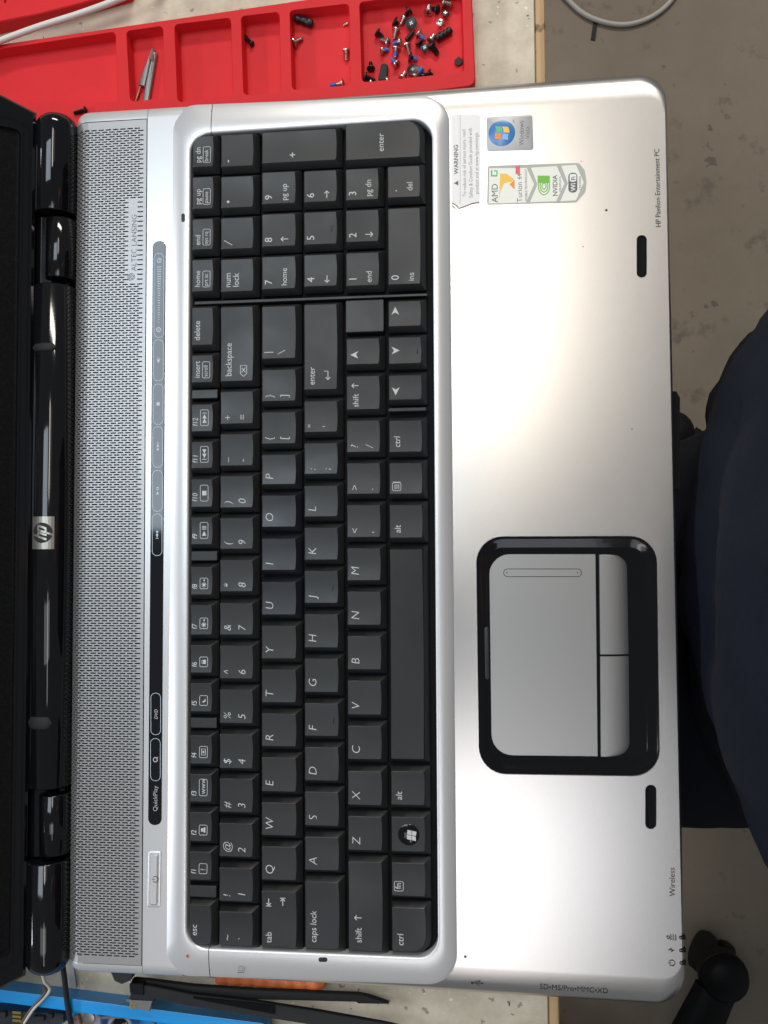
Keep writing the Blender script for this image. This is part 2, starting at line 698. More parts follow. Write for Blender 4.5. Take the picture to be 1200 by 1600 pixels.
bench = thing('workbench', 'cream speckled laminate workbench with a raw wood front edge', 'workbench', (-300, 0, FLOOR_Z))
XE0 = P(846.5, 800, 0)[0]
XE1 = P(863, 800, 0)[0]
b = MB()
b.slab(rr([(-700, -800), (XE0 - 0.2, -800), (XE0 - 0.2, 800), (-700, 800)], 1), [(0, -30), (0, -0.4), (0.4, 0)])
b.build('bench_top', 'cream_laminate', bench)
b = MB()
b.slab(rr([(XE0, -800), (XE1, -800), (XE1, 800), (XE0, 800)], 0.6), [(0.6, -38), (0, -37), (0, -1.2), (0.5, -0.5), (1.0, -0.35)])
b.build('edge_strip', 'raw_wood_edge', bench)
for lx, ly in ((-660, -740), (-660, 740), (XE0 - 60, -740), (XE0 - 60, 740)):
    b = MB()
    b.slab(rr([(lx - 30, ly - 30), (lx + 30, ly - 30), (lx + 30, ly + 30), (lx - 30, ly + 30)], 4), [(0, FLOOR_Z), (0, -30.5)])
    b.build('leg', 'steel_dull', bench)

# ================================================================== laptop
LX, LY, DZ = 131.9, 196.2, 36.0
LYB = 193.7                                           # half width at the hinge side
laptop = thing('laptop', 'open silver laptop with black keyboard and stickers, lying on the cream bench', 'laptop', (0, 0, 0))

WF = 0.12                                            # the front lip is rolled more tightly than the sides
ROLL = [(0.0, 28.5), (0.35, 31.6), (1.4, 33.5), (3.5, 34.9), (7.0, 35.65), (12.0, 36.0)]


def deckz(x, y):
    half = LYB + (LY - LYB) * min(1.0, max(0.0, (x + 95.0) / (LX + 95.0)))
    d = min((LX - x) / WF, half - abs(y))
    if d <= 0:
        return ROLL[0][1]
    for (a, za), (c, zc) in zip(ROLL, ROLL[1:]):
        if d <= c:
            return za + (zc - za) * (d - a) / (c - a)
    return DZ


def drape(mb, up=0.10):
    mb.v = [(x, y, deckz(x, y) + up) for x, y, z in mb.v]
    return mb


# bottom case
b = MB()
b.slab(rr([(-LX + 4, -LYB + 2), (LX - 1.5, -LY + 2), (LX - 1.5, LY - 2), (-LX + 4, LYB - 2)], [5, 11, 11, 5]),
       [(4, 3.5), (1, 6), (0, 10), (0, 29)])
b.build('bottom_case', 'matte_black', laptop)
for fx, fy in ((-100, -160), (-100, 160), (60, -160), (60, 160)):
    MB().slab(rr([(fx - 8, fy - 8), (fx + 8, fy - 8), (fx + 8, fy + 8), (fx - 8, fy + 8)], 7.9), [(0, 0), (0, 4)]).build('rubber_foot', 'soft_black', laptop)

# key well outline and keyboard frame outlines
INNER = pxquad([(299, 212), (675, 187), (684.5, 1495.5), (292.5, 1478.5)], 37.0)
OUTER = pxquad([(268, 164), (702, 147), (715, 1541), (256.5, 1525)], 36.6)
inner_fn = rr(INNER, 8.6, 8)
outer_fn = rr(OUTER, [11, 13, 13, 11], 8)

# palm rest with its openings
xl = P(252, 800, DZ)[0]
palm_q = [(xl, -LYB), (LX, -LY), (LX, LY), (xl, LYB)]


def palm(d):
    r_ = 12.5 - 0.35 * d
    return fillet(inset(palm_q, d, [1, WF, 1, 0.0]), [0.2, r_, r_, 0.2], 10)


PADQ = pxquad([(744.5, 839), (1026, 838), (1031, 1213), (749.5, 1208.5)], DZ)
pad_fn = rr(PADQ, 11.0, 8)


def pill(px0, py0, px1, py1, z, n=6):
    q = pxrect(px0, py0, px1, py1, z)
    w = math.dist(q[0], q[1])
    h = math.dist(q[1], q[2])
    return rr(q, min(w, h) / 2 - 0.01, n)


slots = [pill(995.5, 368, 1010, 433, DZ), pill(1009, 1227, 1025, 1295, DZ)]
b = MB()
b.loft([[(x, y, z) for x, y in palm(d)] for d, z in [(0.8, 25)] + ROLL + [(12.8, DZ)]], False, False)
holes = [inner_fn(-1.2), pad_fn(-0.25)] + [s_(-0.22) for s_ in slots]
plate(b, palm(12.8), holes, DZ)
for fn, e in [(pad_fn, 0.25)] + [(s_, 0.22) for s_ in slots]:
    b.loft([[(x, y, DZ) for x, y in fn(-e)], [(x, y, DZ - 0.25) for x, y in fn(0)], [(x, y, DZ - 0.5) for x, y in fn(0.02)]], False, False)
b.build('palm_rest', 'brushed_aluminium', laptop, smooth=42)
for s_ in slots:
    b = MB()
    b.loft([[(x, y, DZ - 4) for x, y in s_(0.03)], [(x, y, DZ - 0.4) for x, y in s_(0.03)]], False, False)
    b.poly(s_(0.03), DZ - 0.8)
    b.build('latch_slot', 'well_black', laptop)

# upper cover strip and speaker grille share one rolled profile
XG = P(225.5, 850, DZ)[0]
XC = P(287, 850, DZ)[0]
XROLL, RROLL, ZC = -125.0, 8.5, 36.35


def cover_pt(s, y, dn=0.0):
    """s = distance from the grille's front edge towards the hinge, along the surface."""
    flat = XG - XROLL
    if s <= flat:
        return (XG - s, y, ZC - dn)
    a = (s - flat) / RROLL
    r = RROLL - dn
    return (XROLL - r * math.sin(a), y, ZC - RROLL + r * math.cos(a))


SMAX = (XG - XROLL) + RROLL * 1.45
YG1 = P(180, 190, DZ)[1]
YG0 = P(180, 1507, DZ)[1]

b = MB()
cov = rr([(XG + 0.28, -LYB - 0.15), (XC, -LYB - 0.15), (XC, LYB + 0.15), (XG + 0.28, LYB + 0.15)], 0.3, 3, w=[1, 0.02, 1, 0.03])
ROLLB = [(0.0, 28.5), (0.35, 32.0), (1.2, 34.2), (2.6, 35.4), (4.4, 35.9), (5.6, 36.0)]
b.loft([[(x, y, z + 0.35) for x, y in cov(d)] for d, z in [(0.8, 25)] + ROLLB + [(6.4, 36.0)]], False, True)
for sgn in (-1, 1):                                 # end bands beside the grille
    yin = (YG1 + 0.35) if sgn > 0 else (YG0 - 0.35)
    yo = sgn * (LYB + 0.15)
    ys = [yin] + [yo - sgn * d for d, z in reversed(ROLLB)] + [yo - sgn * 0.8]
    dz = [0] + [36.0 - z for d, z in reversed(ROLLB)] + [11]
    ss = [-0.26] + [i * (XG - XROLL) / 4 for i in range(5)] + [(XG - XROLL) + RROLL * t for t in (0.25, 0.5, 0.75, 1.0, 1.25, 1.45)]
    rings = [[cover_pt(s, y, d) for s in ss] for y, d in zip(ys, dz)]
    if sgn > 0:
        rings.reverse()
    b.loft(rings, False, False, closed=False)
b.build('upper_cover', 'silver_paint', laptop, smooth=30)

b = MB()
PY, PS, SLY, SLS = 1.10, 3.4, 0.56, 2.55
nrow = int((YG1 - YG0) / PY)
PY = (YG1 - YG0) / nrow
ncol = int((SMAX - 1.2) / PS)
s_first = 1.0
lab0, lab1 = P(207, 442, DZ)[1], P(207, 312, DZ)[1]     # plain plate that carries the maker's name
labs0, labs1 = XG - P(216.5, 380, DZ)[0], XG - P(198.5, 380, DZ)[0]


def g_quad(s0, s1, y0, y1):
    n = max(1, int((s1 - s0) / 1.2)) if s1 > XG - XROLL else 1
    for i in range(n):
        a, c = s0 + (s1 - s0) * i / n, s0 + (s1 - s0) * (i + 1) / n
        b.add([cover_pt(c, y0), cover_pt(a, y0), cover_pt(a, y1), cover_pt(c, y1)], [(0, 1, 2, 3)])


for r in range(nrow):
    y0 = YG0 + r * PY
    y1 = y0 + PY
    if r < 3 or r >= nrow - 3:
        g_quad(0, SMAX, y0, y1)
        continue
    off = (PS / 2) if r % 2 else 0
    s = s_first + off
    g_quad(0, s, y0, y1)
    while s + PS <= SMAX:
        ym = (y0 + y1) / 2
        if lab0 < ym < lab1 and s + PS * 0.5 > labs0 and s + PS * 0.5 < labs1:
            g_quad(s, s + PS, y0, y1)
            s += PS
            continue
        a0, a1 = s + (PS - SLS) / 2, s + (PS + SLS) / 2
        h0, h1 = ym - SLY / 2, ym + SLY / 2
        o = [cover_pt(s + PS, y0), cover_pt(s, y0), cover_pt(s, y1), cover_pt(s + PS, y1)]
        i_ = [cover_pt(a1, h0), cover_pt(a0, h0), cover_pt(a0, h1), cover_pt(a1, h1)]
        w_ = [cover_pt(a1, h0, 0.7), cover_pt(a0, h0, 0.7), cover_pt(a0, h1, 0.7), cover_pt(a1, h1, 0.7)]
        b.add(o + i_ + w_, [(0, 1, 5, 4), (1, 2, 6, 5), (2, 3, 7, 6), (3, 0, 4, 7), (4, 5, 9, 8), (5, 6, 10, 9), (6, 7, 11, 10), (7, 4, 8, 11)])
        s += PS
    g_quad(s, SMAX, y0, y1)
grille = b.build('speaker_grille', 'grille_metal', laptop, smooth=0)
b = MB()
ss = [-0.6] + [(XG - XROLL) * i / 3 for i in range(4)] + [(XG - XROLL) + RROLL * t for t in (0.3, 0.6, 0.9, 1.2, 1.45)]
b.loft([[cover_pt(s, y, 1.6) for s in ss] for y in (YG0 - 2.2, YG1 + 2.2)], False, False, closed=False)
b.build('grille_backing', 'well_black', laptop)
b = MB()
xb_, yb_ = P(213.5, 424, DZ)
b.text('ALTEC LANSING', xb_, yb_, ZC + 0.04, 2.35, 'up', sx=1.02, off=-0.004)
cx, cy = P(206, 433, DZ)
sp = [(cx + 1.9 * (0.18 + 0.82 * t / 26) * math.cos(t * 0.62 + 1), cy + 1.9 * (0.18 + 0.82 * t / 26) * math.sin(t * 0.62 + 1)) for t in range(27)]
b.stroke(sp, 0.3, ZC + 0.04)
b.build('maker_name', 'ink_grey', grille)

# media strip
strip = pill(234.5, 377, 256, 1289, ZC)
tq = [P(239, 377, ZC), P(259, 377, ZC), P(252.5, 1289, ZC), P(231.5, 1289, ZC)]
strip = rr(tq, 2.75, 7)
ms = MB().slab(strip, [(0, ZC - 0.3), (0, ZC + 0.10), (0.25, ZC + 0.22)]).build('media_strip', 'strip_gloss', laptop, smooth=12)
ZS = ZC + 0.25


def strip_x(py):
    return 249 - (py - 377) * 7 / 912.0


def pillline(mb, y0, y1, w=0.20):
    xa = strip_x((y0 + y1) / 2)
    q = [P(xa - 7.6, y1, ZS), P(xa + 7.6, y1, ZS), P(xa + 7.6, y0, ZS), P(xa - 7.6, y0, ZS)]
    mb.stroke(rr(q, 2.0, 6)(0), w, ZS, True)


b = MB()
for y0, y1 in ((396, 527), (531, 595), (600, 663), (667, 730), (735, 799), (803, 868), (1083, 1148), (1154, 1220)):
    pillline(b, y0, y1)
for py, g in ((407, '+'), (515, '-')):
    x, y = P(strip_x(py), py, ZS)
    b.stroke(circle(x, y, 0.95, 16), 0.3, ZS, True)
    b.add([(x - 0.12, y - .55, ZS), (x + .12, y - .55, ZS), (x + .12, y + .55, ZS), (x - .12, y + .55, ZS)], [(0, 1, 2, 3)])
for k in range(24):
    py = 417 + k * 3.75
    x, y = P(strip_x(py), py, ZS)
    hw = 1.0 - k * 0.036
    b.add([(x - hw, y - .16, ZS), (x + hw, y - .16, ZS), (x + hw, y + .16, ZS), (x - hw, y + .16, ZS)], [(0, 1, 2, 3)])


def tri(mb, x, y, z, r, up):
    mb.poly([(x - r * 0.8, y - up * r), (x + r * 0.8, y - up * r), (x, y + up * r)] if up > 0 else [(x - r * 0.8, y + r), (x, y - r), (x + r * 0.8, y + r)], z)


for py, kind in ((563, 'spk'), (631, 'sq'), (698, 'ff'), (767, 'pl'), (835, 'rw')):
    x, y = P(strip_x(py), py, ZS)
    if kind == 'sq':
        b.poly([(x - .7, y - .7), (x + .7, y - .7), (x + .7, y + .7), (x - .7, y + .7)], ZS)
    elif kind == 'ff':
        tri(b, x, y - .8, ZS, .75, 1)
        tri(b, x, y + .7, ZS, .75, 1)
        b.poly([(x - .6, y + 1.6), (x + .6, y + 1.6), (x + .6, y + 1.85), (x - .6, y + 1.85)], ZS)
    elif kind == 'rw':
        tri(b, x, y - .7, ZS, .75, -1)
        tri(b, x, y + .8, ZS, .75, -1)
        b.poly([(x - .6, y - 1.85), (x + .6, y - 1.85), (x + .6, y - 1.6), (x - .6, y - 1.6)], ZS)
    elif kind == 'pl':
        tri(b, x, y - .8, ZS, .75, 1)
        for q in (0.6, 1.3):
            b.poly([(x - .6, y + q), (x + .6, y + q), (x + .6, y + q + .3), (x - .6, y + q + .3)], ZS)
    else:
        b.poly([(x - .4, y - .9), (x + .4, y - .9), (x + .4, y - .3), (x - .4, y - .3)], ZS)
        b.poly([(x - .4, y - .3), (x + .4, y - .3), (x + .9, y + .4), (x - .9, y + .4)], ZS)
        b.stroke([(x - .6, y + .9), (x, y + 1.1), (x + .6, y + .9)], .22, ZS)
b.build('button_outline', 'strip_ink', ms)['kind'] = 'stuff'
b = MB()
x, y = P(strip_x(1132) + 3, 1124, ZS)
b.text('DVD', x, y, ZS, 1.4, 'up', shear=0.2)
x, y = P(strip_x(1187), 1187, ZS)
b.stroke(circle(x, y, .95, 14), .35, ZS, True)
b.stroke([(x + .3, y + .3), (x + 1.1, y + 1.1)], .35, ZS)
x, y = P(strip_x(1268) + 3.5, 1268, ZS)
b.text('QuickPlay', x, y, ZS, 1.9, 'up', sx=0.98, off=-0.008)
b.build('lettering', 'legend_white', ms)

# power button
pq = [P(232.5, 1330, ZC), P(252, 1330, ZC), P(250.5, 1417, ZC), P(230.5, 1417, ZC)]
MB().slab(rr(pq, 0.8), [(0, ZC - 0.5), (0, ZC + 0.25), (0.3, ZC + 0.4), (0.9, ZC + 0.4), (1.15, ZC + 0.1)]).build('power_button_bezel', 'silver_paint', laptop)
q2 = inset(ccw(pq), 1.25)
pw = MB().slab(rr(q2, 0.5), [(0, ZC), (0, ZC + 0.7), (0.35, ZC + 0.95)]).build('power_button', 'silver_paint', laptop)
b = MB()
x, y = P(242.5, 1374, ZC + 1)
b.stroke([(x + 1.25 * math.sin(t), y + 1.25 * math.cos(t)) for t in [0.6 - PI / 2 + i * (2 * PI - 1.2) / 16 for i in range(17)]], .28, ZC + 1)
b.stroke([(x - .3, y), (x - 1.6, y)], .28, ZC + 1)
b.build('power_symbol', 'ink_dark', pw)

# keyboard frame: raised silver surround split by a seam
PROF = [(0.0, 33.0), (0.0, 35.9), (0.04, 36.15), (0.16, 36.65), (0.32, 37.2), (0.48, 37.65), (0.62, 37.95), (0.76, 38.1), (0.9, 38.12), (0.96, 38.0), (0.99, 37.7), (1.0, 37.2), (1.0, 32.5)]
oo, ii = outer_fn(0), inner_fn(0)
rings = []
for t, z in PROF:
    rings.append([(a[0] + (c[0] - a[0]) * t, a[1] + (c[1] - a[1]) * t, z) for a, c in zip(oo, ii)])
fb = MB().loft(rings, False, False)
XS = P(328, 850, 38)[0]


def cut(mb, x, keep_right):
    bm = bmesh.new()
    vs = [bm.verts.new(v) for v in mb.v]
    for f in mb.f:
        bm.faces.new([vs[i] for i in f])
    bmesh.ops.bisect_plane(bm, geom=bm.verts[:] + bm.edges[:] + bm.faces[:], plane_co=(x, 0, 0), plane_no=(1, 0, 0),
                           clear_inner=keep_right, clear_outer=not keep_right)
    bm.verts.index_update()
    o = MB()
    o.v = [tuple(v.co) for v in bm.verts]
    o.f = [tuple(v.index for v in f.verts) for f in bm.faces]
    bm.free()
    return o


cut(fb, XS + 0.16, True).build('keyboard_frame', 'silver_paint', laptop, smooth=40)
cut(fb, XS - 0.16, False).build('keyboard_frame', 'silver_paint', laptop, smooth=40)
MB().poly(inner_fn(-1.1), 33.2).build('key_tray', 'well_black', laptop)
# black boxes under the seam stand in for the shade in its gap
for sgn in (-1, 1):
    ya = sorted([sgn * (LYB - 1.5), sgn * (P(328, 205, 38)[1] if sgn > 0 else -P(328, 1482, 38)[1])])
    MB().box(XS - 0.8, XS + 0.8, ya[0], ya[1], 30, 35.2).build('seam_shade', 'well_black', laptop)
# small slots and marks on the frame
for px, py, w, h in ((286, 340, 5.5, 13), (504.5, 1499.5, 14, 7)):
    q = pxrect(px - w / 2, py - h / 2, px + w / 2, py + h / 2, 38.2)
    MB().slab(rr(q, 0.9), [(0, 37.0), (0, 38.19), (0.15, 38.22)]).build('indicator_light', 'matte_black', laptop)
b = MB()
x, y = P(377, 1514, 38.2)
b.stroke([(x - 1.2, y + 1.0), (x + .6, y + 1.0), (x + .6, y - .8), (x - 1.2, y - .8)], .2, 38.2, True)
b.stroke([(x - 1.8, y - 1.5), (x + .2, y - 1.5), (x + 1.3, y - 1.3)], .35, 38.2)
b.stroke([(x + 1.2, y + .8), (x + 1.6, y + .2), (x + 1.2, y - .4)], .2, 38.2)
b.build('lock_symbol', 'ink_grey', laptop)
x, y = P(293, 1494, 38.1)
MB().poly([(x - .5, y - .2), (x + .1, y - .7), (x + .6, y), (x + .2, y + .6), (x - .5, y + .5)], 38.2).build('red_ink_mark', 'red_silicone', laptop)

# ---- keys
ROWS = {'f': (301.5, 343.5), 'n': (346.5, 406.5), 'q': (411, 473), 'a': (477, 538), 'z': (543, 604), 'c': (609, 669.5), 'qa': (411, 538), 'zc': (543, 669.5)}
ZB, ZK = 33.6, 38.6


def key_mesh(x0, x1, y0, y1, big=None, flat=False, r=0.7, low=0.0):
    """x0 back edge, x1 front edge (towards the user), y0 left end, y1 right end."""
    zk = ZK - low
    m = MB()
    base = ccw([(x0, y0), (x1, y0), (x1, y1), (x0, y1)])
    rad = [r] * 4
    if big is not None:
        rad[big] = 6.5
    w, h = x1 - x0, y1 - y0
    if flat:
        fl, fr, fb_, ft = 0.1, 0.25, 0.2, 0.2
    else:
        fl, fr, fb_, ft = 0.5, 2.3, 1.9, 1.7
        if w < 13:
            fr = 2.3
    face = [(x0 + fl, y0 + fb_), (x1 - fr, y0 + fb_), (x1 - fr, y1 - ft), (x0 + fl, y1 - ft)]
    n = 3

    def dense(poly, rads):
        q = fillet(poly, rads, n)
        out = []
        per = n + 1
        for c in range(4):
            out += q[c * per:(c + 1) * per]
            a = q[(c + 1) * per - 1]
            e = q[((c + 1) * per) % len(q)]
            for k in range(1, 5):
                out.append((a[0] + (e[0] - a[0]) * k / 5, a[1] + (e[1] - a[1]) * k / 5))
        return out
    cx, cy = (face[0][0] + face[1][0]) / 2, (face[0][1] + face[2][1]) / 2
    hy = (face[2][1] - face[0][1]) / 2
    hx = (face[1][0] - face[0][0]) / 2
    dish = 0.0 if flat else 0.42

    def zf(x, y):
        return zk - dish * (1 - min(1, abs((y - cy) / hy)) ** 2) - (0 if flat else 0.10 * (x - cx) / hx)
    frad = [max(0.5, q - 1.2) if q > 2 else 0.55 for q in rad]
    ring = dense(face, frad)

    def bow(p):                                      # front edge of the face bulges a little
        x, y = p
        if flat:
            return p
        t = max(0.0, (x - cx) / hx)
        return (x + 0.32 * t * t * (1 - min(1, abs((y - cy) / hy)) ** 2), y)
    ring = [bow(p) for p in ring]
    sc = lambda k: [(cx + (p[0] - cx) * k, cy + (p[1] - cy) * k) for p in ring]
    ins = lambda d: [(cx + (p[0] - cx) * (1 - d / hx), cy + (p[1] - cy) * (1 - d / hy)) for p in ring]
    R0 = dense(base, rad)
    rings = [[(x, y, ZB) for x, y in R0], [(x, y, ZB + 1.6 - low * 0.5) for x, y in R0],
             [(x, y, zf(x, y) - 0.22) for x, y in ring],
             [(x, y, zf(x, y)) for x, y in ins(0.28)]]
    for k in (0.6, 0.25):
        rings.append([(x, y, zf(x, y)) for x, y in sc(k)])
    m.loft(rings, False, True)
    return m, zf


class Leg(MB):
    """legend print of one key; u runs along the text, v upwards from the back-left of the key."""
    def __init__(s, x0, y0):
        super().__init__()
        s.x0, s.y0 = x0, y0

    def t(s, body, bx, sy, cap, sx=0.92, shear=0.0, off=0.0):
        s.text(body, s.x0 + bx, s.y0 + sy, 0, cap, 'up', sx=sx, shear=shear, off=off)

    def pt(s, u, v, bx, sy):
        return (s.x0 + bx - v, s.y0 + sy + u)

    def pl(s, pts, bx, sy):
        s.poly([s.pt(u, v, bx, sy) for u, v in pts], 0)

    def st(s, pts, w, bx, sy, closed=False):
        s.stroke([s.pt(u, v, bx, sy) for u, v in pts], w, 0, closed)

    def box(s, bx, sy, w, h):
        s.stroke([s.pt(u, v, bx, sy) for u, v in fillet([(0, 0), (w, 0), (w, h), (0, h)], 0.6, 3)], 0.22, 0, True)


def arrow(L, bx, sy, d, n=3.4):
    """thin text arrow in its own n x n cell; d = l r u d."""
    c = n / 2
    A = {'r': [(0, c), (n, c)], 'l': [(n, c), (0, c)], 'u': [(c, 0), (c, n)], 'd': [(c, n), (c, 0)]}[d]
    L.st(A, 0.36, bx, sy)
    e = A[1]
    k = n * 0.33
    H = {'r': [(e[0] - k, e[1] + k), e, (e[0] - k, e[1] - k)], 'l': [(e[0] + k, e[1] + k), e, (e[0] + k, e[1] - k)],
         'u': [(e[0] - k, e[1] - k), e, (e[0] + k, e[1] - k)], 'd': [(e[0] - k, e[1] + k), e, (e[0] + k, e[1] + k)]}[d]
    L.st(H[:2], 0.36, bx, sy)
    L.st(H[1:], 0.36, bx, sy)


def cursor(L, bx, sy, d, n=3.3):
    """solid notched cursor arrow head."""
    q = [(-.5, -.5), (0, .55), (.5, -.5), (0, -.2)]
    rot = {'u': 0, 'l': PI / 2, 'd': PI, 'r': -PI / 2}[d]
    pts = [((x * math.cos(rot) - y * math.sin(rot)) * n + n / 2, (x * math.sin(rot) + y * math.cos(rot)) * n + n / 2) for x, y in q]
    L.pl([pts[0], pts[3], pts[1]], bx, sy)
    L.pl([pts[3], pts[2], pts[1]], bx, sy)


def letter(ch):
    return lambda L, h: L.t(ch, 5.5, 4.0, 3.4, sx=1.0, shear=0.14, off=-0.012)


def pair(a, c, sh=0.16):
    def f(L, h):
        L.t(a, 5.3, 3.5, 3.1, sx=1.0, shear=sh, off=-0.010)
        L.t(c, 11.8, 3.5, 3.2, sx=1.0, shear=sh, off=-0.010)
    return f


def word(s, bx=4.9, sy=2.9, cap=2.55, sx=0.92):
    return lambda L, h: L.t(s, bx, sy, cap, sx=sx, shear=0.08)


def npad(d, s=None, ar=None):
    def f(L, h):
        L.t(d, 5.0, 3.9, 3.2, sx=1.0, shear=0.0)
        if s:
            L.t(s, 11.6, 3.3, 2.5, sx=0.95)
        if ar:
            arrow(L, 12.2, 3.6, ar, 3.2)
    return f


def fkey(s, icon):
    def f(L, h):
        L.t(s, 3.2, 4.4, 2.2, shear=0.1)
        bx, sy = 8.0, 4.6
        w = {'sq1': 4.2, 'moon': 4.2, 'lock': 4.2, 'help': 4.2, 'prn': 4.2, 'sun-': 4.6, 'sun+': 4.6, 'scr': 4.8}.get(icon, 7.0)
        hh = 3.5
        L.box(bx, sy, w, hh)
        c = hh / 2
        T = lambda u, r, s_: L.pl([(u - s_ * r, c - r), (u + s_ * r, c), (u - s_ * r, c + r)] if s_ > 0 else [(u + r, c + r), (u - r, c), (u + r, c - r)], bx, sy)
        Rc = lambda u0, u1, v0, v1: L.pl([(u0, v0), (u1, v0), (u1, v1), (u0, v1)], bx, sy)
        if icon == 'ff':
            T(2.2, 0.95, 1)
            T(4.1, 0.95, 1)
            Rc(5.4, 5.7, 0.8, 2.7)
        elif icon == 'rw':
            T(2.9, 0.95, -1)
            T(4.8, 0.95, -1)
            Rc(1.2, 1.5, 0.8, 2.7)
        elif icon == 'stop':
            Rc(2.5, 4.5, 0.8, 2.7)
        elif icon == 'play':
            T(2.2, 1.0, 1)
            for u in (3.9, 4.5, 5.1):
                Rc(u, u + .3, .8, 2.7)
        elif icon in ('sun-', 'sun+'):
            for k in range(4):
                a = k * PI / 4
                L.st([(1.7 - math.cos(a) * 1.1, c - math.sin(a) * 1.1), (1.7 + math.cos(a) * 1.1, c + math.sin(a) * 1.1)], .28, bx, sy)
            L.pl([(3.2, 1.3), (4.1, 1.3), (3.65, 2.3)], bx, sy)
        elif icon == 'lock':
            Rc(1.2, 3.0, .8, 2.0)
            L.st([(1.5, 2.0), (1.5, 2.6), (2.7, 2.6), (2.7, 2.0)], .25, bx, sy)
        elif icon == 'moon':
            L.pl([(1.5, 2.6), (1.2, 1.6), (1.9, .8), (3.0, 1.0), (2.1, 1.4)], bx, sy)
        elif icon == 'scr':
            L.st([(1.1, .9), (3.7, .9), (3.7, 2.6), (1.1, 2.6)], .35, bx, sy, True)
            Rc(1.9, 2.9, 1.4, 2.1)
        elif icon == 'www':
            L.t('www', bx - 0.9, sy + 0.7, 2.1, sx=1.0)
        elif icon == 'prn':
            Rc(1.0, 3.2, .8, 1.5)
            Rc(1.4, 2.8, 1.6, 2.7)
        elif icon == 'help':
            L.t('?', bx - 0.7, sy + 1.2, 2.1)
    return f


def fword(s, boxed=None, wid=None):
    def f(L, h):
        L.t(s, 4.1, 4.0, 2.35, sx=0.95)
        if boxed:
            w = wid or 7.2
            L.box(8.6, 4.0, w, 3.3)
            L.t(boxed, 7.55, 4.5, 1.75, sx=0.92)
    return f


def k_backspace(L, h):
    L.t('backspace', 5.4, 4.1, 2.7, sx=0.93)
    L.st([(0, 1.4), (1.3, 0), (4.9, 0), (4.9, 2.8), (1.3, 2.8)], .3, 12.2, 4.0, True)
    L.st([(1.8, .6), (3.9, 2.2)], .3, 12.2, 4.0)
    L.st([(1.8, 2.2), (3.9, .6)], .3, 12.2, 4.0)


def k_enter(L, h):
    L.t('enter', 5.1, 4.0, 2.6, sx=0.95)
    L.st([(4.0, 3.0), (4.0, 1.3), (.2, 1.3)], .36, 12.2, 6.0)
    L.st([(1.3, 2.3), (.2, 1.3), (1.3, .3)], .36, 12.2, 6.0)


def k_nenter(L, h):
    L.t('enter', 17.2, 5.2, 2.6, sx=0.98)


def k_rshift(L, h):
    L.t('shift', 5.6, 3.0, 2.5, sx=0.95)
    arrow(L, 5.6, 11.0, 'u', 2.9)


def k_lshift(L, h):
    L.t('shift', 5.9, 5.0, 2.6, sx=0.95)
    arrow(L, 5.9, 13.7, 'u', 3.0)


def k_tab(L, h):
    L.t('tab', 4.7, 3.6, 2.6, sx=0.95)
    arrow(L, 4.9, 19.2, 'l', 2.9)
    L.st([(-.3, .3), (-.3, 2.6)], .36, 4.9, 19.2)
    arrow(L, 11.0, 19.2, 'r', 2.9)
    L.st([(3.2, .3), (3.2, 2.6)], .36, 11.0, 19.2)


def k_menu(L, h):
    L.box(5.3, 3.5, 3.4, 3.6)
    for v in (.9, 1.7, 2.5):
        L.st([(.7, v), (2.7, v)], .28, 5.3, 3.5)
    L.st([(3.6, .2), (3.6, 3.4)], .3, 5.3, 3.5)


def k_fn(L, h):
    L.box(5.2, 4.0, 3.8, 3.8)
    L.t('fn', 4.2, 4.75, 2.4, sx=0.95)


def k_num(L, h):
    L.t('num', 4.9, 3.9, 2.7, sx=0.95)
    L.t('lock', 8.6, 3.9, 2.7, sx=0.95)


def k_flag(L, h):                                    # four waving panes on a round badge
    for i in range(2):
        for j in range(2):
            u0, v0 = 6.2 + i * 2.05, -1.9 + j * 2.0
            pts = []
            for (du, dv) in ((0, 0), (1.8, 0), (1.8, 1.75), (0, 1.75)):
                u = u0 + du
                v = v0 + dv
                pts.append((u + v * 0.18, v + 0.35 * math.sin((u - 6.2) * 1.5)))
            L.pl(pts, 8.8, 0.6)


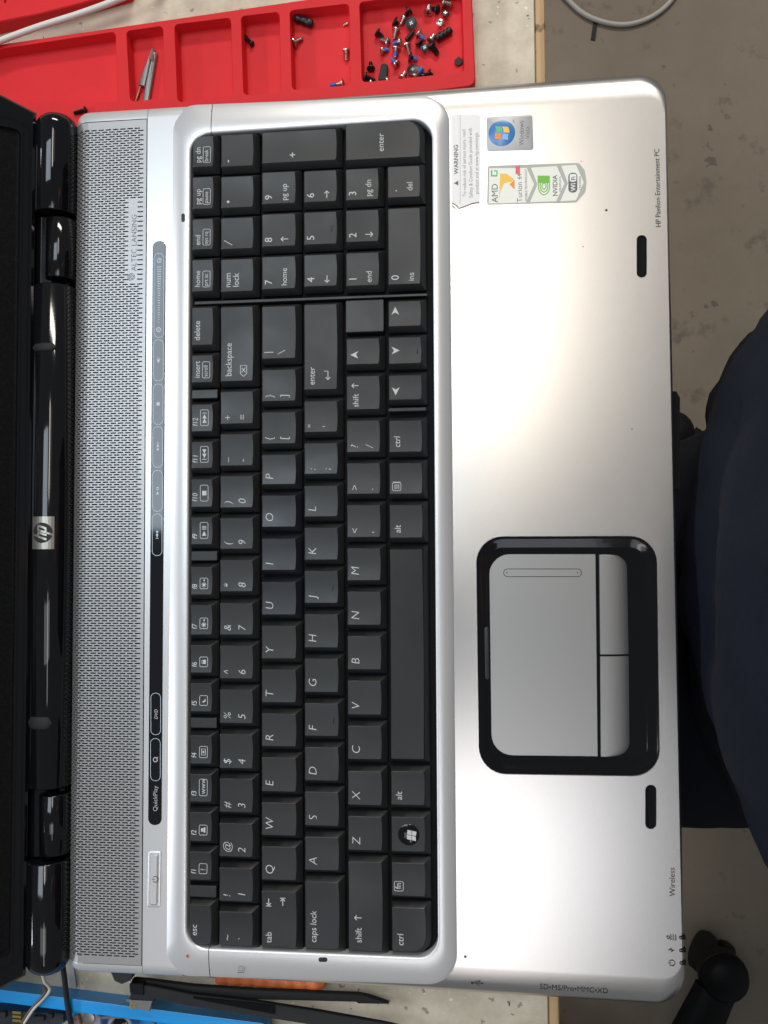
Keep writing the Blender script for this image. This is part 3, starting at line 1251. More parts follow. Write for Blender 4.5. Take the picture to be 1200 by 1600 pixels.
KEYS = [
    # row, photo y top, y bottom, legend, options
    ('f', 212, 273, fword('pg dn', 'break'), dict(big=3)), ('f', 275, 338, fword('pg up', 'pause'), {}),
    ('f', 340, 401, fword('end', 'sys rq'), {}), ('f', 403, 466, fword('home', 'prt sc'), {}),
    ('f', 477, 549, lambda L, h: L.t('delete', 4.1, 4.0, 2.5, sx=0.98), {}), ('f', 551, 607, fword('insert', 'scroll'), {}),
    ('f', 609, 625, None, dict(flat=True, low=1.2)),
    ('f', 627, 683, fkey('f12', 'ff'), {}), ('f', 685, 740, fkey('f11', 'rw'), {}), ('f', 743, 800, fkey('f10', 'stop'), {}),
    ('f', 802, 858, fkey('f9', 'play'), {}), ('f', 860, 877, None, dict(flat=True, low=1.2)),
    ('f', 879, 936, fkey('f8', 'sun+'), {}), ('f', 938, 998, fkey('f7', 'sun-'), {}), ('f', 1000, 1057, fkey('f6', 'lock'), {}),
    ('f', 1059, 1117, fkey('f5', 'moon'), {}), ('f', 1119, 1137, None, dict(flat=True, low=1.2)),
    ('f', 1140, 1198, fkey('f4', 'scr'), {}), ('f', 1200, 1257, fkey('f3', 'www'), {}), ('f', 1259, 1318, fkey('f2', 'prn'), {}),
    ('f', 1320, 1378, fkey('f1', 'help'), {}), ('f', 1380, 1400, None, dict(flat=True, low=1.2)),
    ('f', 1402, 1477, lambda L, h: L.t('esc', 3.6, 5.2, 2.5, sx=0.98, shear=.08), dict(big=0)),

    ('n', 209, 272, lambda L, h: L.t('-', 4.9, 3.8, 3.4), {}), ('n', 274, 336, lambda L, h: L.t('•', 5.4, 4.0, 3.4), {}),
    ('n', 338, 400, lambda L, h: L.t('/', 5.6, 3.6, 3.6, shear=.35), {}), ('n', 402, 466, k_num, {}),
    ('n', 476, 605, k_backspace, {}), ('n', 607, 671, pair('+', '=', 0), {}), ('n', 673, 736, pair('–', '-', 0), {}),
    ('n', 738, 801, pair(')', '0'), {}), ('n', 803, 865, pair('(', '9'), {}), ('n', 868, 931, pair('*', '8'), {}),
    ('n', 935, 998, pair('&', '7'), {}), ('n', 1001, 1066, pair('^', '6'), {}), ('n', 1069, 1135, pair('%', '5'), {}),
    ('n', 1138, 1205, pair('$', '4'), {}), ('n', 1207, 1273, pair('#', '3'), {}), ('n', 1276, 1342, pair('@', '2'), {}),
    ('n', 1345, 1411, pair('!', '1'), {}), ('n', 1413, 1479, pair('~', '`'), {}),

    ('qa', 203, 265, lambda L, h: L.t('+', 16.0, 3.9, 3.6), {}), ('q', 267, 330, npad('9', 'pg up'), {}), ('q', 332, 396, npad('8', ar='u'), {}),
    ('q', 398, 462, npad('7', 'home'), {}),
    ('q', 475, 570, lambda L, h: (L.t('|', 4.6, 4.3, 3.0), L.t('\\', 10.8, 4.6, 3.2, shear=-.25)), {}),
    ('q', 573, 636, pair('}', ']', .05), {}), ('q', 639, 702, pair('{', '[', .05), {}),
    ('q', 705, 765, letter('P'), {}), ('q', 768, 831, letter('O'), dict(worn=1)), ('q', 835, 898, letter('I'), dict(worn=1)),
    ('q', 902, 967, letter('U'), dict(worn=1)), ('q', 970, 1035, letter('Y'), {}), ('q', 1038, 1103, letter('T'), {}),
    ('q', 1106, 1171, letter('R'), {}), ('q', 1174, 1241, letter('E'), {}), ('q', 1244, 1309, letter('W'), {}),
    ('q', 1312, 1378, letter('Q'), {}), ('q', 1381, 1482, k_tab, {}),

    ('a', 265, 327, npad('6', ar='r'), {}), ('a', 329, 393, npad('5'), dict(nub=1)), ('a', 395, 458, npad('4', ar='l'), {}),
    ('a', 472, 618, k_enter, {}), ('a', 622, 684, pair('"', "'"), {}), ('a', 687, 749, pair(':', ';'), {}),
    ('a', 753, 815, letter('L'), {}), ('a', 818, 882, letter('K'), {}), ('a', 885, 949, letter('J'), dict(nub=1)),
    ('a', 952, 1018, letter('H'), {}), ('a', 1021, 1087, letter('G'), {}), ('a', 1090, 1155, letter('F'), dict(nub=1)),
    ('a', 1158, 1224, letter('D'), {}), ('a', 1227, 1294, letter('S'), dict(rub=1)), ('a', 1297, 1363, letter('A'), {}),
    ('a', 1366, 1484, word('caps lock', 5.2, 4.2, 2.6), {}),

    ('zc', 190, 260, k_nenter, dict(big=2)), ('z', 262, 324, npad('3', 'pg dn'), {}), ('z', 326, 389, npad('2', ar='d'), {}), ('z', 392, 457, npad('1', 'end'), {}),
    ('z', 470, 522, None, dict(flat=True, low=0.8)), ('z', 525, 579, lambda L, h: cursor(L, 5.6, 4.6, 'u'), {}), ('z', 583, 649, k_rshift, {}),
    ('z', 652, 715, pair('?', '/', .2), {}), ('z', 718, 780, pair('>', '.', 0), {}), ('z', 783, 847, pair('<', ',', 0), {}),
    ('z', 850, 914, letter('M'), {}), ('z', 917, 983, letter('N'), {}), ('z', 986, 1052, letter('B'), {}), ('z', 1055, 1122, letter('V'), {}),
    ('z', 1125, 1191, letter('C'), {}), ('z', 1195, 1262, letter('X'), {}), ('z', 1265, 1332, letter('Z'), {}), ('z', 1335, 1487, k_lshift, {}),

    ('c', 258, 320, lambda L, h: (L.t('.', 4.4, 4.6, 3.4), L.t('del', 11.2, 4.8, 2.5)), {}), ('c', 323, 455, npad('0', 'ins'), {}),
    ('c', 467, 520, lambda L, h: cursor(L, 5.0, 7.2, 'r'), {}), ('c', 523, 578, lambda L, h: cursor(L, 5.0, 6.2, 'd'), dict(nub=1)),
    ('c', 582, 634, lambda L, h: cursor(L, 5.0, 4.2, 'l'), {}), ('c', 637, 645, None, dict(flat=True, low=1.0)),
    ('c', 652, 715, word('ctrl', 5.1, 4.0, 2.6), {}), ('c', 718, 780, k_menu, {}), ('c', 783, 848, word('alt', 5.1, 4.0, 2.6), {}),
    ('c', 851, 1191, None, dict(space=1)), ('c', 1195, 1262, word('alt', 4.9, 4.0, 2.6), {}), ('c', 1266, 1334, k_flag, dict(badge=1)),
    ('c', 1337, 1403, k_fn, {}), ('c', 1406, 1488, word('ctrl', 5.1, 4.0, 2.6), dict(big=1)),
]
for row, ya, yb, legend, opt in KEYS:
    a, c = ROWS[row]
    x0, x1 = P(a, 850, ZB + 1)[0], P(c, 850, ZB + 1)[0]
    xm = (a + c) / 2
    # rows run straight: take the ends of the key on the row's centre line
    y1 = P(xm, ya + 0.5, ZB + 1.6)[1]
    y0 = P(xm, yb - 0.3, ZB + 1.6)[1]
    m, zf = key_mesh(x0, x1, y0, y1, big=opt.get('big'), flat=opt.get('flat', False), low=opt.get('low', 0))
    k = m.build('key', 'key_worn' if opt.get('worn') else 'key_space' if opt.get('space') else 'key_black', laptop, smooth=28)
    if legend:
        L = Leg(x0, y0)
        legend(L, y1 - y0)
        if opt.get('rub'):                            # worn letter: part of the print has gone
            L.f = [f for f in L.f if not (sum(L.v[i][1] for i in f) / len(f) - y0 < 5.0 and sum(L.v[i][0] for i in f) / len(f) - x0 > 4.4)]
        up = 0.34 if opt.get('badge') else 0.045
        L.v = [(x, y, zf(x, y) + up) for x, y, z in L.v]
        L.build('legend', 'legend_white', k, smooth=0)
    if opt.get('nub'):
        xn, yn = x0 + 12.6, y0 + (y1 - y0) * 0.5
        zn = zf(xn, yn)
        MB().slab(rr([(xn - .3, yn - 1.4), (xn + .3, yn - 1.4), (xn + .3, yn + 1.4), (xn - .3, yn + 1.4)], .28, 3), [(0, zn - .1), (0, zn + .12), (.15, zn + .22)]).build('ridge', 'key_worn', k)
    if opt.get('badge'):
        cc = (x0 + 7.6, y0 + 8.9)
        zz = zf(*cc)
        MB().loft([[(x, y, z) for x, y in circle(cc[0], cc[1], r_, 24)] for r_, z in ((4.6, zz - .3), (4.5, zz + .12), (4.1, zz + .3))]).build('badge', 'gloss_black', k)
# divider bars between the blocks
q = pxquad([(303, 470.5), (668, 457.5), (668, 461.5), (303, 475.5)], 38)
MB().slab(rr(q, .3, 3), [(0, 33.3), (0, 37.2), (.2, 37.4)]).build('divider_bar', 'key_black', laptop)

# ---- touch pad
b = MB()
b.loft([[(x, y, z) for x, y in pad_fn(d)] for d, z in ((0.06, DZ - 1.6), (0.06, DZ - 0.30), (0.9, DZ - 0.36), (2.6, DZ - 0.75), (4.2, DZ - 1.15), (4.9, DZ - 1.25))], True, True)
b.build('touchpad_surround', 'frame_black', laptop)
ZP = DZ - 0.75
pq = [P(768.5, 1180, ZP), P(934, 1182, ZP), P(930.5, 866, ZP), P(764.5, 866, ZP)]
tp = MB().slab(rr(pq, [8.5, 0.3, 0.3, 8.5], 7), [(0, ZP - 1.2), (0, ZP - 0.1), (0.12, ZP)]).build('touchpad', 'silver_pad', laptop)
b = MB()
b.stroke(pill(787, 889, 908.5, 901, ZP)(0), 0.28, ZP + 0.03, True)
for px in (792, 902.5):
    x, y = P(px, 895, ZP)
    b.poly(circle(x, y, 0.28, 8), ZP + 0.03)
b.build('scroll_zone', 'ink_dark', tp)
for quad, rad in (([(938.5, 1181.5), (984, 1181.5), (982.5, 1025.5), (937.5, 1025.5)], [0.4, 10, 0.4, 0.4]),
                  ([(937.5, 1022.0), (982.5, 1022.0), (979.5, 867), (936, 866.5)], [0.4, 0.4, 10, 0.4])):
    q = [P(a, c, ZP) for a, c in quad]
    f = rr(q, rad, 8, w=[0.0, 1, 0.0, 0.0])
    MB().slab(f, [(0, ZP - 1.6), (0, ZP - 0.45), (0.6, ZP - 0.1), (2.0, ZP + 0.3), (4.2, ZP + 0.65), (7.0, ZP + 0.85), (9.5, ZP + 0.9)]).build('pad_button', 'silver_pad', laptop, smooth=40)
q = [P(758.5, 1062, DZ), P(765, 1062, DZ), P(763.5, 980, DZ), P(757, 980, DZ)]
MB().slab(rr(q, .8), [(0, DZ - 1.5), (0, DZ - .75), (.3, DZ - .6)]).build('touchpad_switch', 'matte_black', laptop)

# ---- print on the palm rest


def deck_print(mb, name='symbol'):
    drape(mb, 0.10 if name == 'lettering' else 0.24).build(name, 'ink_dark', laptop, smooth=0)


b = MB()
x, y = P(1032.5, 355, DZ)
b.text('HP Pavilion Entertainment PC', x, y, 0, 2.1, 'up', sx=0.905, off=0.0)
deck_print(b, 'lettering')
b = MB()
x, y = P(1054, 1399, 35)
b.text('Wireless', x, y, 0, 2.25, 'up', sx=0.98, off=0.0)
deck_print(b, 'lettering')
b = MB()
x, y = P(843, 1544.5, 35)
b.text('SD•MS/Pro•MMC•XD', x, y, 0, 2.35, -0.022, sx=0.90, off=0.0)
deck_print(b, 'lettering')
b = MB()
x, y = P(812.5, 146.5, 35)
b.stroke([(x - .9, y - 1.2), (x + .9, y - 1.2), (x + .9, y + .6), (x - .9, y + .6)], .25, 0, True)
b.stroke([(x - .9, y + .6), (x - .3, y + 1.2), (x + 1.5, y + 1.2), (x + 1.5, y - .6), (x + .9, y - 1.2)], .2, 0)
deck_print(b)
b = MB()
x, y = P(746, 1535, 35)
b.stroke([(x - 2.2, y), (x + 2.0, y)], .22, 0)
b.poly([(x + 1.7, y - .5), (x + 2.6, y), (x + 1.7, y + .5)], 0)
b.poly(circle(x - 2.2, y, .5, 10), 0)
b.stroke([(x - 1.2, y), (x - .4, y + .9), (x + .6, y + .9)], .2, 0)
b.stroke([(x - .6, y), (x + .2, y - .9), (x + 1.0, y - .9)], .2, 0)
b.poly([(x + .6, y + .6), (x + 1.2, y + .6), (x + 1.2, y + 1.2), (x + .6, y + 1.2)], 0)
deck_print(b)
b = MB()
x, y = P(1049, 1462.5, 35)                            # drive symbol
for d in (-.5, .45, 1.4):
    b.stroke([(x + d - .2, y - 1.2), (x + d + .25, y - .5), (x + d - .1, y), (x + d + .25, y + .5), (x + d - .2, y + 1.2)], .3, 0)
b.stroke(circle(x - 1.5, y, .55, 10), .3, 0, True)
deck_print(b)
b = MB()
x, y = P(1048, 1482.5, 35)                            # charge bolt
b.poly([(x - 1.3, y - .1), (x + .2, y + .9), (x - .1, y + .1)], 0)
b.poly([(x + 1.3, y + .1), (x - .2, y - .8), (x + .1, y + .1)], 0)
deck_print(b)
b = MB()
x, y = P(1049, 1502.5, 35)                            # power symbol
b.stroke([(x + 1.15 * math.sin(t), y + 1.15 * math.cos(t)) for t in [0.6 - PI / 2 + i * (2 * PI - 1.2) / 16 for i in range(17)]], .26, 0)
b.stroke([(x - .2, y), (x - 1.5, y)], .26, 0)
deck_print(b)
for py in (1463, 1483, 1502.5):
    yl = P(1063, py, 35)[1]
    q = [(LX - 2.7, yl - .8), (LX + 0.06, yl - .8), (LX + 0.06, yl + .8), (LX - 2.7, yl + .8)]
    mb = MB().slab(rr(q, [.78, .05, .05, .78], 4), [(0, 29.5), (0, DZ + 0.06), (0.12, DZ + 0.12)])
    mb.build('status_light', 'gloss_black', laptop)

# front catch under the deck lip, side foot
b = MB()
q = [P(1049, 765, 27), P(1061.5, 765, 27), P(1061.5, 622, 27), P(1056, 612, 27), P(1049, 612, 27)]
b.prism(ccw(q), 21, 28)
b.build('front_catch', 'well_black', laptop)
q = pxquad([(176, 1515), (212, 1515), (206, 1529), (193, 1534), (182, 1529)], 20)
MB().prism(q, 10, 22).build('side_bump', 'matte_black', laptop)

# ---- stickers
mat('sticker_white', (0.82, 0.80, 0.78), 0.45)
mat('sticker_grey', (0.42, 0.42, 0.42), 0.42, 0.2)
mat('sticker_cream', (0.82, 0.81, 0.72), 0.4)
mat('sticker_border', (0.42, 0.42, 0.38), 0.4)
mat('orb_blue', (0.05, 0.20, 0.47), 0.22)
mat('print_green', (0.16, 0.48, 0.04), 0.4)
mat('print_orange', (0.85, 0.26, 0.03), 0.4)
mat('print_yellow', (0.85, 0.52, 0.06), 0.4)
mat('print_red', (0.75, 0.10, 0.12), 0.4)
mat('print_blue', (0.22, 0.44, 0.85), 0.4)
mat('print_teal', (0.10, 0.48, 0.22), 0.4)
ZT = DZ + 0.12


def sticker(name, label, fn, material):
    return MB().slab(fn, [(0, DZ + 0.005), (0, ZT - 0.03), (0.05, ZT)]).build(name, material, laptop, label=label)


def pp(x, y):
    return P(x, y, ZT)


# warning label, torn at its lower end
wq = [(705.5, 315), (712, 322), (716, 326), (728, 323), (737, 318), (750, 319), (751, 182), (747, 178.5), (709, 178.5), (705.5, 182)]
fnw = ccw([pp(*p) for p in wq])
wl = MB().prism(fnw, DZ + 0.005, ZT).build('warning_label', 'sticker_white', laptop, label='torn white warning label with small grey print')
b = MB()
ZL = ZT + 0.03
x, y = pp(716, 286)
b.poly([(x, y - 1.1), (x, y + 1.1), (x - 1.9, y)], ZL)
x, y = pp(716, 272)
b.text('WARNING', x, y, ZL, 1.75, 'up', sx=1.05, off=0.02)
for px, py, t, w in ((728.5, 307, 'To reduce risk of serious injury, read', 0.83), (738.5, 309, 'Safety & Comfort Guide provided with', 0.83), (748, 303, 'product and at www.hp.com/ergo.', 0.83)):
    x, y = pp(px, py)
    b.text(t, x, y, ZL, 1.55, 'up', sx=w * 1.04, off=-0.008)
b.stroke([pp(719, 318), pp(719, 180)], .12, ZL)
b.build('warning_print', 'ink_grey', wl, smooth=0)
b = MB()
b.stroke([pp(706, 317), pp(713, 321), pp(717, 326), pp(728, 322), pp(738, 318), pp(749, 316)], .45, ZL + 0.01)
b.stroke([pp(706, 321), pp(712, 326)], .5, ZL + 0.01)
b.build('torn_edge', 'brown_leather', wl)

# operating system badge sticker
vs = sticker('logo_sticker', 'grey sticker with a round blue badge holding a four-coloured flag', rr(pxquad([(760, 183), (832, 179.5), (833.5, 234), (761, 236)], ZT), 1.1), 'sticker_grey')
ox, oy = pp(784, 208)
MB().loft([[(x, y, z) for x, y in circle(ox, oy, r_, 28)] for r_, z in ((5.75, ZT - .02), (5.7, ZT + .08), (4.6, ZT + .28), (2.5, ZT + .42))]).build('orb', 'orb_blue', vs)


def pane(x0, y0, dx, dy, name, m_):
    pts = []
    for k in range(7):
        u = k / 6
        pts.append((u, 0))
    top = [(u, 1) for u, _ in reversed(pts)]
    out = []
    for u, v in pts + top:
        # u runs along text (image up), v towards the hinge
        X = x0 - v * dx
        Y = y0 + u * dy
        out.append((X + 0.35 * math.sin((Y - oy) * 1.15 + .6), Y - 0.12 * (X - ox)))
    MB().poly(ccw(out), ZT + 0.45).build(name, m_, vs)


pane(ox - 0.2, oy - 3.0, 2.5, 2.6, 'flag_pane', 'print_orange')
pane(ox - 0.2, oy + 0.15, 2.5, 2.6, 'flag_pane', 'print_teal')
pane(ox + 2.9, oy - 3.0, 2.5, 2.6, 'flag_pane', 'print_blue')
pane(ox + 2.9, oy + 0.15, 2.5, 2.6, 'flag_pane', 'print_yellow')
b = MB()
x, y = pp(818.5, 227.5)
b.text('Windows', x, y, ZL, 1.95, 'up', sx=0.98)
x, y = pp(827.5, 217)
b.text('Vista', x, y, ZL, 1.95, 'up', sx=0.98, off=-0.012)
x, y = pp(804, 192)
b.text('TM', x, y, ZL, 0.7, 'up')
b.build('print', 'ink_grey', vs, smooth=0)

# three-field sticker with pointed front end
out = [(761, 320), (905 - 6, 316), (913, 300), (915.5, 285), (912, 266), (903, 254.5), (762, 259)]
AM = ccw([pp(a + (1.5 if a > 780 else 0), c) for a, c in out])
cs = MB().prism(fillet(AM, 1.0, 4), DZ + 0.005, ZT).build('logo_sticker', 'sticker_border', laptop, label='cream three-part sticker with coloured maker logos and a pointed front end')
fields = [[(763.5, 318), (822, 316.5), (834.5, 288), (823, 262.5), (764.5, 263)],
          [(828, 316), (869, 314.5), (882, 287), (870, 259.5), (829.5, 262), (840, 288)],
          [(875.5, 314.5), (900, 313), (912, 285), (900, 257.5), (877, 259), (887.5, 286.5)]]
for f in fields:
    MB().prism(ccw([pp(*p) for p in f]), ZT - 0.02, ZT + 0.03).build('field', 'sticker_cream', cs)
ZL2 = ZT + 0.07
b = MB()
x, y = pp(778, 316.5)
b.text('AMD', x, y, ZL2, 2.6, 'up', sx=1.0)
x, y = pp(816, 316)
b.text('Turion', x, y, ZL2, 2.2, 'up', sx=1.0, off=-0.004)
x, y = pp(815, 280)
b.text('64', x, y, ZL2, 1.9, 'up', sx=0.85)
x, y = pp(824, 314)
b.text('MOBILE TECHNOLOGY', x, y, ZL2, 0.95, 'up', sx=0.95)
x, y = pp(871, 306.5)
b.text('NVIDIA', x, y, ZL2, 1.9, 'up', sx=1.0, off=0.012)
x, y = pp(877, 300)
b.text('GRAPHICS', x, y, ZL2, 0.9, 'up', sx=1.1)
x, y = pp(908, 297)
b.text('CERTIFIED', x, y, ZL2, 0.9, 'up', sx=1.0)
b.build('print', 'ink_grey', cs, smooth=0)
MB().poly(ccw([pp(780, 312), pp(781.5, 271), pp(790, 277), pp(781.5, 300)]), ZL2).build('arrow_mark', 'print_orange', cs)
b = MB()
b.poly(ccw([pp(781, 271), pp(792, 272), pp(803, 280), pp(799, 284), pp(788, 286), pp(781, 300)]), ZL2 + 0.02)
b.build('arrow_mark', 'print_yellow', cs)
MB().poly(ccw([pp(804, 281), pp(804, 296), pp(796, 288)]), ZL2 + 0.02).build('arrow_mark', 'print_orange', cs)
MB().poly(ccw([pp(805.5, 259.5), pp(812.5, 259.5), pp(812.5, 272), pp(805.5, 272)]), ZL2).build('red_patch', 'print_red', cs)
b = MB()
for qd in ([(767, 276), (777, 276), (777, 273.5), (767, 273.5)], [(767, 273.5), (769.5, 273.5), (769.5, 266), (767, 266)], [(772, 266), (777.5, 266), (777.5, 268), (772, 268)], [(775.5, 268), (777.5, 268), (777.5, 273.5), (775.5, 273.5)]):
    b.poly(ccw([pp(*p) for p in qd]), ZL2)
b.build('corner_mark', 'print_teal', cs)
b = MB()
b.poly(ccw([pp(840, 286), pp(859, 286), pp(859, 274.5), pp(840, 274.5)]), ZL2)
b.build('eye_block', 'print_green', cs)
b = MB()
cx, cy = pp(850, 291)
for r0 in (1.0, 1.9, 2.8):
    b.stroke([(cx + r0 * 0.85 * math.cos(t), cy + r0 * 1.35 * math.sin(t)) for t in [i * 2 * PI / 18 for i in range(19)]], .42, ZL2 + 0.02)
b.build('eye_mark', 'print_green', cs)
wf = MB().poly(rr(pxquad([(888, 301), (902, 301), (902, 270), (888, 270)], ZT), 1.6)(0), ZL2).build('radio_mark', 'ink_grey', cs)
b = MB()
x, y = pp(899, 298.5)
b.text('Wi', x, y, ZL2 + .04, 1.9, 'up', sx=1.0, off=0.02)
b.build('print', 'sticker_cream', cs, smooth=0)
MB().poly(rr(pxquad([(890, 284), (900.5, 284), (900.5, 272), (890, 272)], ZT), .8)(0), ZL2 + .03).build('radio_field', 'sticker_white', cs)
b = MB()
x, y = pp(899, 282)
b.text('Fi', x, y, ZL2 + .07, 1.7, 'up', sx=1.0, off=0.02)
b.build('print', 'ink_grey', cs, smooth=0)

# ---- hinge barrel and lid
XB = P(66.5, 850, 42)[0]
ZBR, RB = 33.0, 9.6


def barrel_profile(r, flat=0.0, n=40):
    pts = []
    for k in range(n):
        a = 2 * PI * k / n
        pts.append((math.cos(a) * r, math.sin(a) * r))
    return pts


def barrel(y0, y1, r, name, m_, end0=0.0, end1=0.0, dx=0.0, dzz=0.0):
    """cylinder along the hinge axis; end0 / end1 = how far the ends are rounded."""
    st = []
    for k in range(6):
        t = k / 5
        if end0 > 0:
            st.append((y0 + end0 * (1 - math.cos(t * PI / 2)), r - (1 - math.sin(t * PI / 2)) * min(end0, r * .8)))
    if end0 <= 0:
        st += [(y0, r - 0.5), (y0 + 0.5, r)]
    if end1 <= 0:
        st += [(y1 - 0.5, r), (y1, r - 0.5)]
    else:
        for k in range(6):
            t = 1 - k / 5
            st.append((y1 - end1 * (1 - math.cos(t * PI / 2)), r - (1 - math.sin(t * PI / 2)) * min(end1, r * .8)))
    rings = [[(XB + dx + px_, y, ZBR + dzz + pz_) for px_, pz_ in barrel_profile(q)] for y, q in st]
    rings.reverse()
    return MB().loft(rings).build(name, m_, laptop, smooth=50)


YT, YBm = P(80, 170, 40)[1], P(80, 1531, 40)[1]
n1a, n1b = P(80, 326, 42)[1], P(80, 441, 42)[1]
n2a, n2b = P(80, 1235, 42)[1], P(80, 1352, 42)[1]
barrel(n1a, YT, RB, 'lid_barrel', 'gloss_black', 0.0, 7.0)
barrel(n2a, n1b, RB, 'lid_barrel', 'gloss_black')
barrel(YBm, n2b, RB, 'lid_barrel', 'gloss_black', 7.0, 0.0)
for a, c in ((n1b + 3.2, n1a - 2.6), (n2b + 2.6, n2a - 3.0)):
    barrel(a, c, 6.6, 'hinge_knuckle', 'gloss_black', 0, 0, 3.0, 1.0)
for a, c in ((n1b - .4, n1a + .4), (n2b - .4, n2a + .4)):
    lo_, hi_ = min(a, c), max(a, c)
    MB().slab(rr([(XB - 11, lo_), (XB + 1, lo_), (XB + 1, hi_), (XB - 11, hi_)], .5), [(0, 8), (0, 34.5), (1.5, 36)]).build('hinge_pocket', 'gloss_black', laptop, smooth=20)
# trough and ribbed vent between barrel and grille
b = MB()
b.box(-150, -128, -LYB + 6, LYB - 6, 6, 25.5)
b.build('hinge_trough', 'matte_black', laptop)
b = MB()
xr0, xr1 = P(99, 850, 30)[0], P(107, 850, 30)[0]
yy = P(80, 1465, 30)[1]
y_end = P(80, 230, 30)[1]
while yy < y_end:
    b.box(xr0, xr1, yy, yy + 0.55, 25, 31)
    yy += 1.15
o = b.build('vent_rib', 'matte_black', laptop, smooth=0)
o['kind'] = 'stuff'

LA = math.radians(33)
XL0, ZL0 = XB - 6.4, ZBR + 6.4


def lid_pt(s, y, n):
    return (XL0 - s * math.cos(LA) + n * math.sin(LA), y, ZL0 + s * math.sin(LA) + n * math.cos(LA))


def lid_loft(rings, *a):
    return MB().loft([[lid_pt(s, y, n) for s, y, n in r] for r in rings], *a)


LH = 262
ytop, ybot = YT - 0.5, YBm + 0.5
lidq = [(0, ybot), (0, ytop), (15, ytop + 5.0), (40, ytop + 8.0), (LH, ytop + 8.0), (LH, ybot - 8.0), (40, ybot - 8.0), (15, ybot - 5.0)]
lidq = ccw(lidq)
lid_fn = rr(lidq, [14 if q[0] in (15, 40) else (1 if q[0] == 0 else 12) for q in lidq], 6)
scr = rr([(6.6, ybot + 10), (LH - 14, ybot + 10), (LH - 14, ytop - 10), (6.6, ytop - 10)], 3, 6)
lb = MB()
rings = [[(s, y, n) for s, y in lid_fn(d)] for d, n in ((3, -11), (0.6, -9.5), (0, -7), (0, -2.0), (0.5, -0.7), (1.6, 0))]
lb = lid_loft(rings, True, False)
# bezel face with the screen opening
tmp = MB()
plate(tmp, lid_fn(1.6), [scr(0)], 0)
o_ = len(lb.v)
lb.add([lid_pt(x, y, 0) for x, y, z in tmp.v], [tuple(reversed(f)) for f in tmp.f])
lb.f = [tuple(reversed(f)) for f in lb.f]
lid = lb.build('lid', 'gloss_black', laptop, smooth=30)
b = lid_loft([[(s, y, n) for s, y in scr(d)] for d, n in ((0, 0), (0.7, -0.9), (1.6, -1.2))], False, True)
b.f = [tuple(reversed(f)) for f in b.f]
b.build('screen', 'screen_weave', lid, smooth=20)
for s0 in (2.9, 5.6):
    b = lid_loft([[(s, y, n) for s, y in rr([(s0, ybot + 8 - s0 * .4), (LH - 11 - s0 * .4, ybot + 8 - s0 * .4), (LH - 11 - s0 * .4, ytop - 8 + s0 * .4), (s0, ytop - 8 + s0 * .4)], 3.4, 6)(d)]
                  for d, n in ((-0.3, -0.1), (-0.12, 0.16), (0.12, 0.16), (0.3, -0.1))], False, False)
    b.f = [tuple(reversed(f)) for f in b.f]
    b.build('bezel_ridge', 'gloss_black', lid)


def on_barrel(mb, r):
    """wrap a flat piece (x across, y along) round the barrel top."""
    mb.v = [(XB + (r + z) * math.sin((x - XB) / r), y, ZBR + (r + z) * math.cos((x - XB) / r)) for x, y, z in mb.v]
    return mb


mat('badge_silver', (0.40, 0.38, 0.34), 0.35, 0.85)
x0b, x1b = XB - 5.0, XB + 5.2
yb0, yb1 = P(72, 858, 42)[1], P(72, 807, 42)[1]
strips = 8
g = MB()
for i in range(strips):
    xa, xc = x0b + (x1b - x0b) * i / strips, x0b + (x1b - x0b) * (i + 1) / strips
    g.add([(xa, yb0, .35), (xc, yb0, .35), (xc, yb1, .35), (xa, yb1, .35)], [(0, 1, 2, 3)])
    for y_ in (yb0, yb1):
        g.add([(xa, y_, .0), (xc, y_, .0), (xc, y_, .35), (xa, y_, .35)], [(0, 1, 2, 3)])
for x_ in (x0b, x1b):
    g.add([(x_, yb0, 0), (x_, yb1, 0), (x_, yb1, .35), (x_, yb0, .35)], [(0, 1, 2, 3)])
bd = on_barrel(g, RB).build('maker_badge', 'badge_silver', laptop, smooth=30)
cxb, cyb = (x0b + x1b) / 2, (yb0 + yb1) / 2
g = MB()
n = 28
for k in range(n):
    a0, a1 = 2 * PI * k / n, 2 * PI * (k + 1) / n
    for r0, r1 in ((0, 1.5), (1.5, 3.0), (3.0, 4.5)):
        g.add([(cxb + r0 * math.cos(a0), cyb + r0 * math.sin(a0), .40), (cxb + r1 * math.cos(a0), cyb + r1 * math.sin(a0), .40),
               (cxb + r1 * math.cos(a1), cyb + r1 * math.sin(a1), .40), (cxb + r0 * math.cos(a1), cyb + r0 * math.sin(a1), .40)], [(0, 1, 2, 3)])
on_barrel(g, RB).build('emblem_disc', 'ink_dark', bd, smooth=0)
g = MB()


def gl(pts, w=.85):                                    # slanted emblem strokes, u along text, v to the hinge
    q = [(cxb - v, cyb + u + 0.36 * v) for u, v in pts]
    fine = []
    for a, c in zip(q, q[1:]):
        for k in range(4):
            fine.append((a[0] + (c[0] - a[0]) * k / 4, a[1] + (c[1] - a[1]) * k / 4))
    fine.append(q[-1])
    g.stroke(fine, w, .45)


gl([(-2.2, -2.0), (-2.2, 4.9)])
gl([(-2.2, 1.7), (-0.35, 1.7), (-0.35, -2.0)])
gl([(.75, 2.1), (.75, -4.9)])
gl([(.75, 1.7), (2.6, 1.7), (2.6, -1.6), (.75, -1.6)])
on_barrel(g, RB).build('emblem_letters', 'badge_silver', bd, smooth=0)
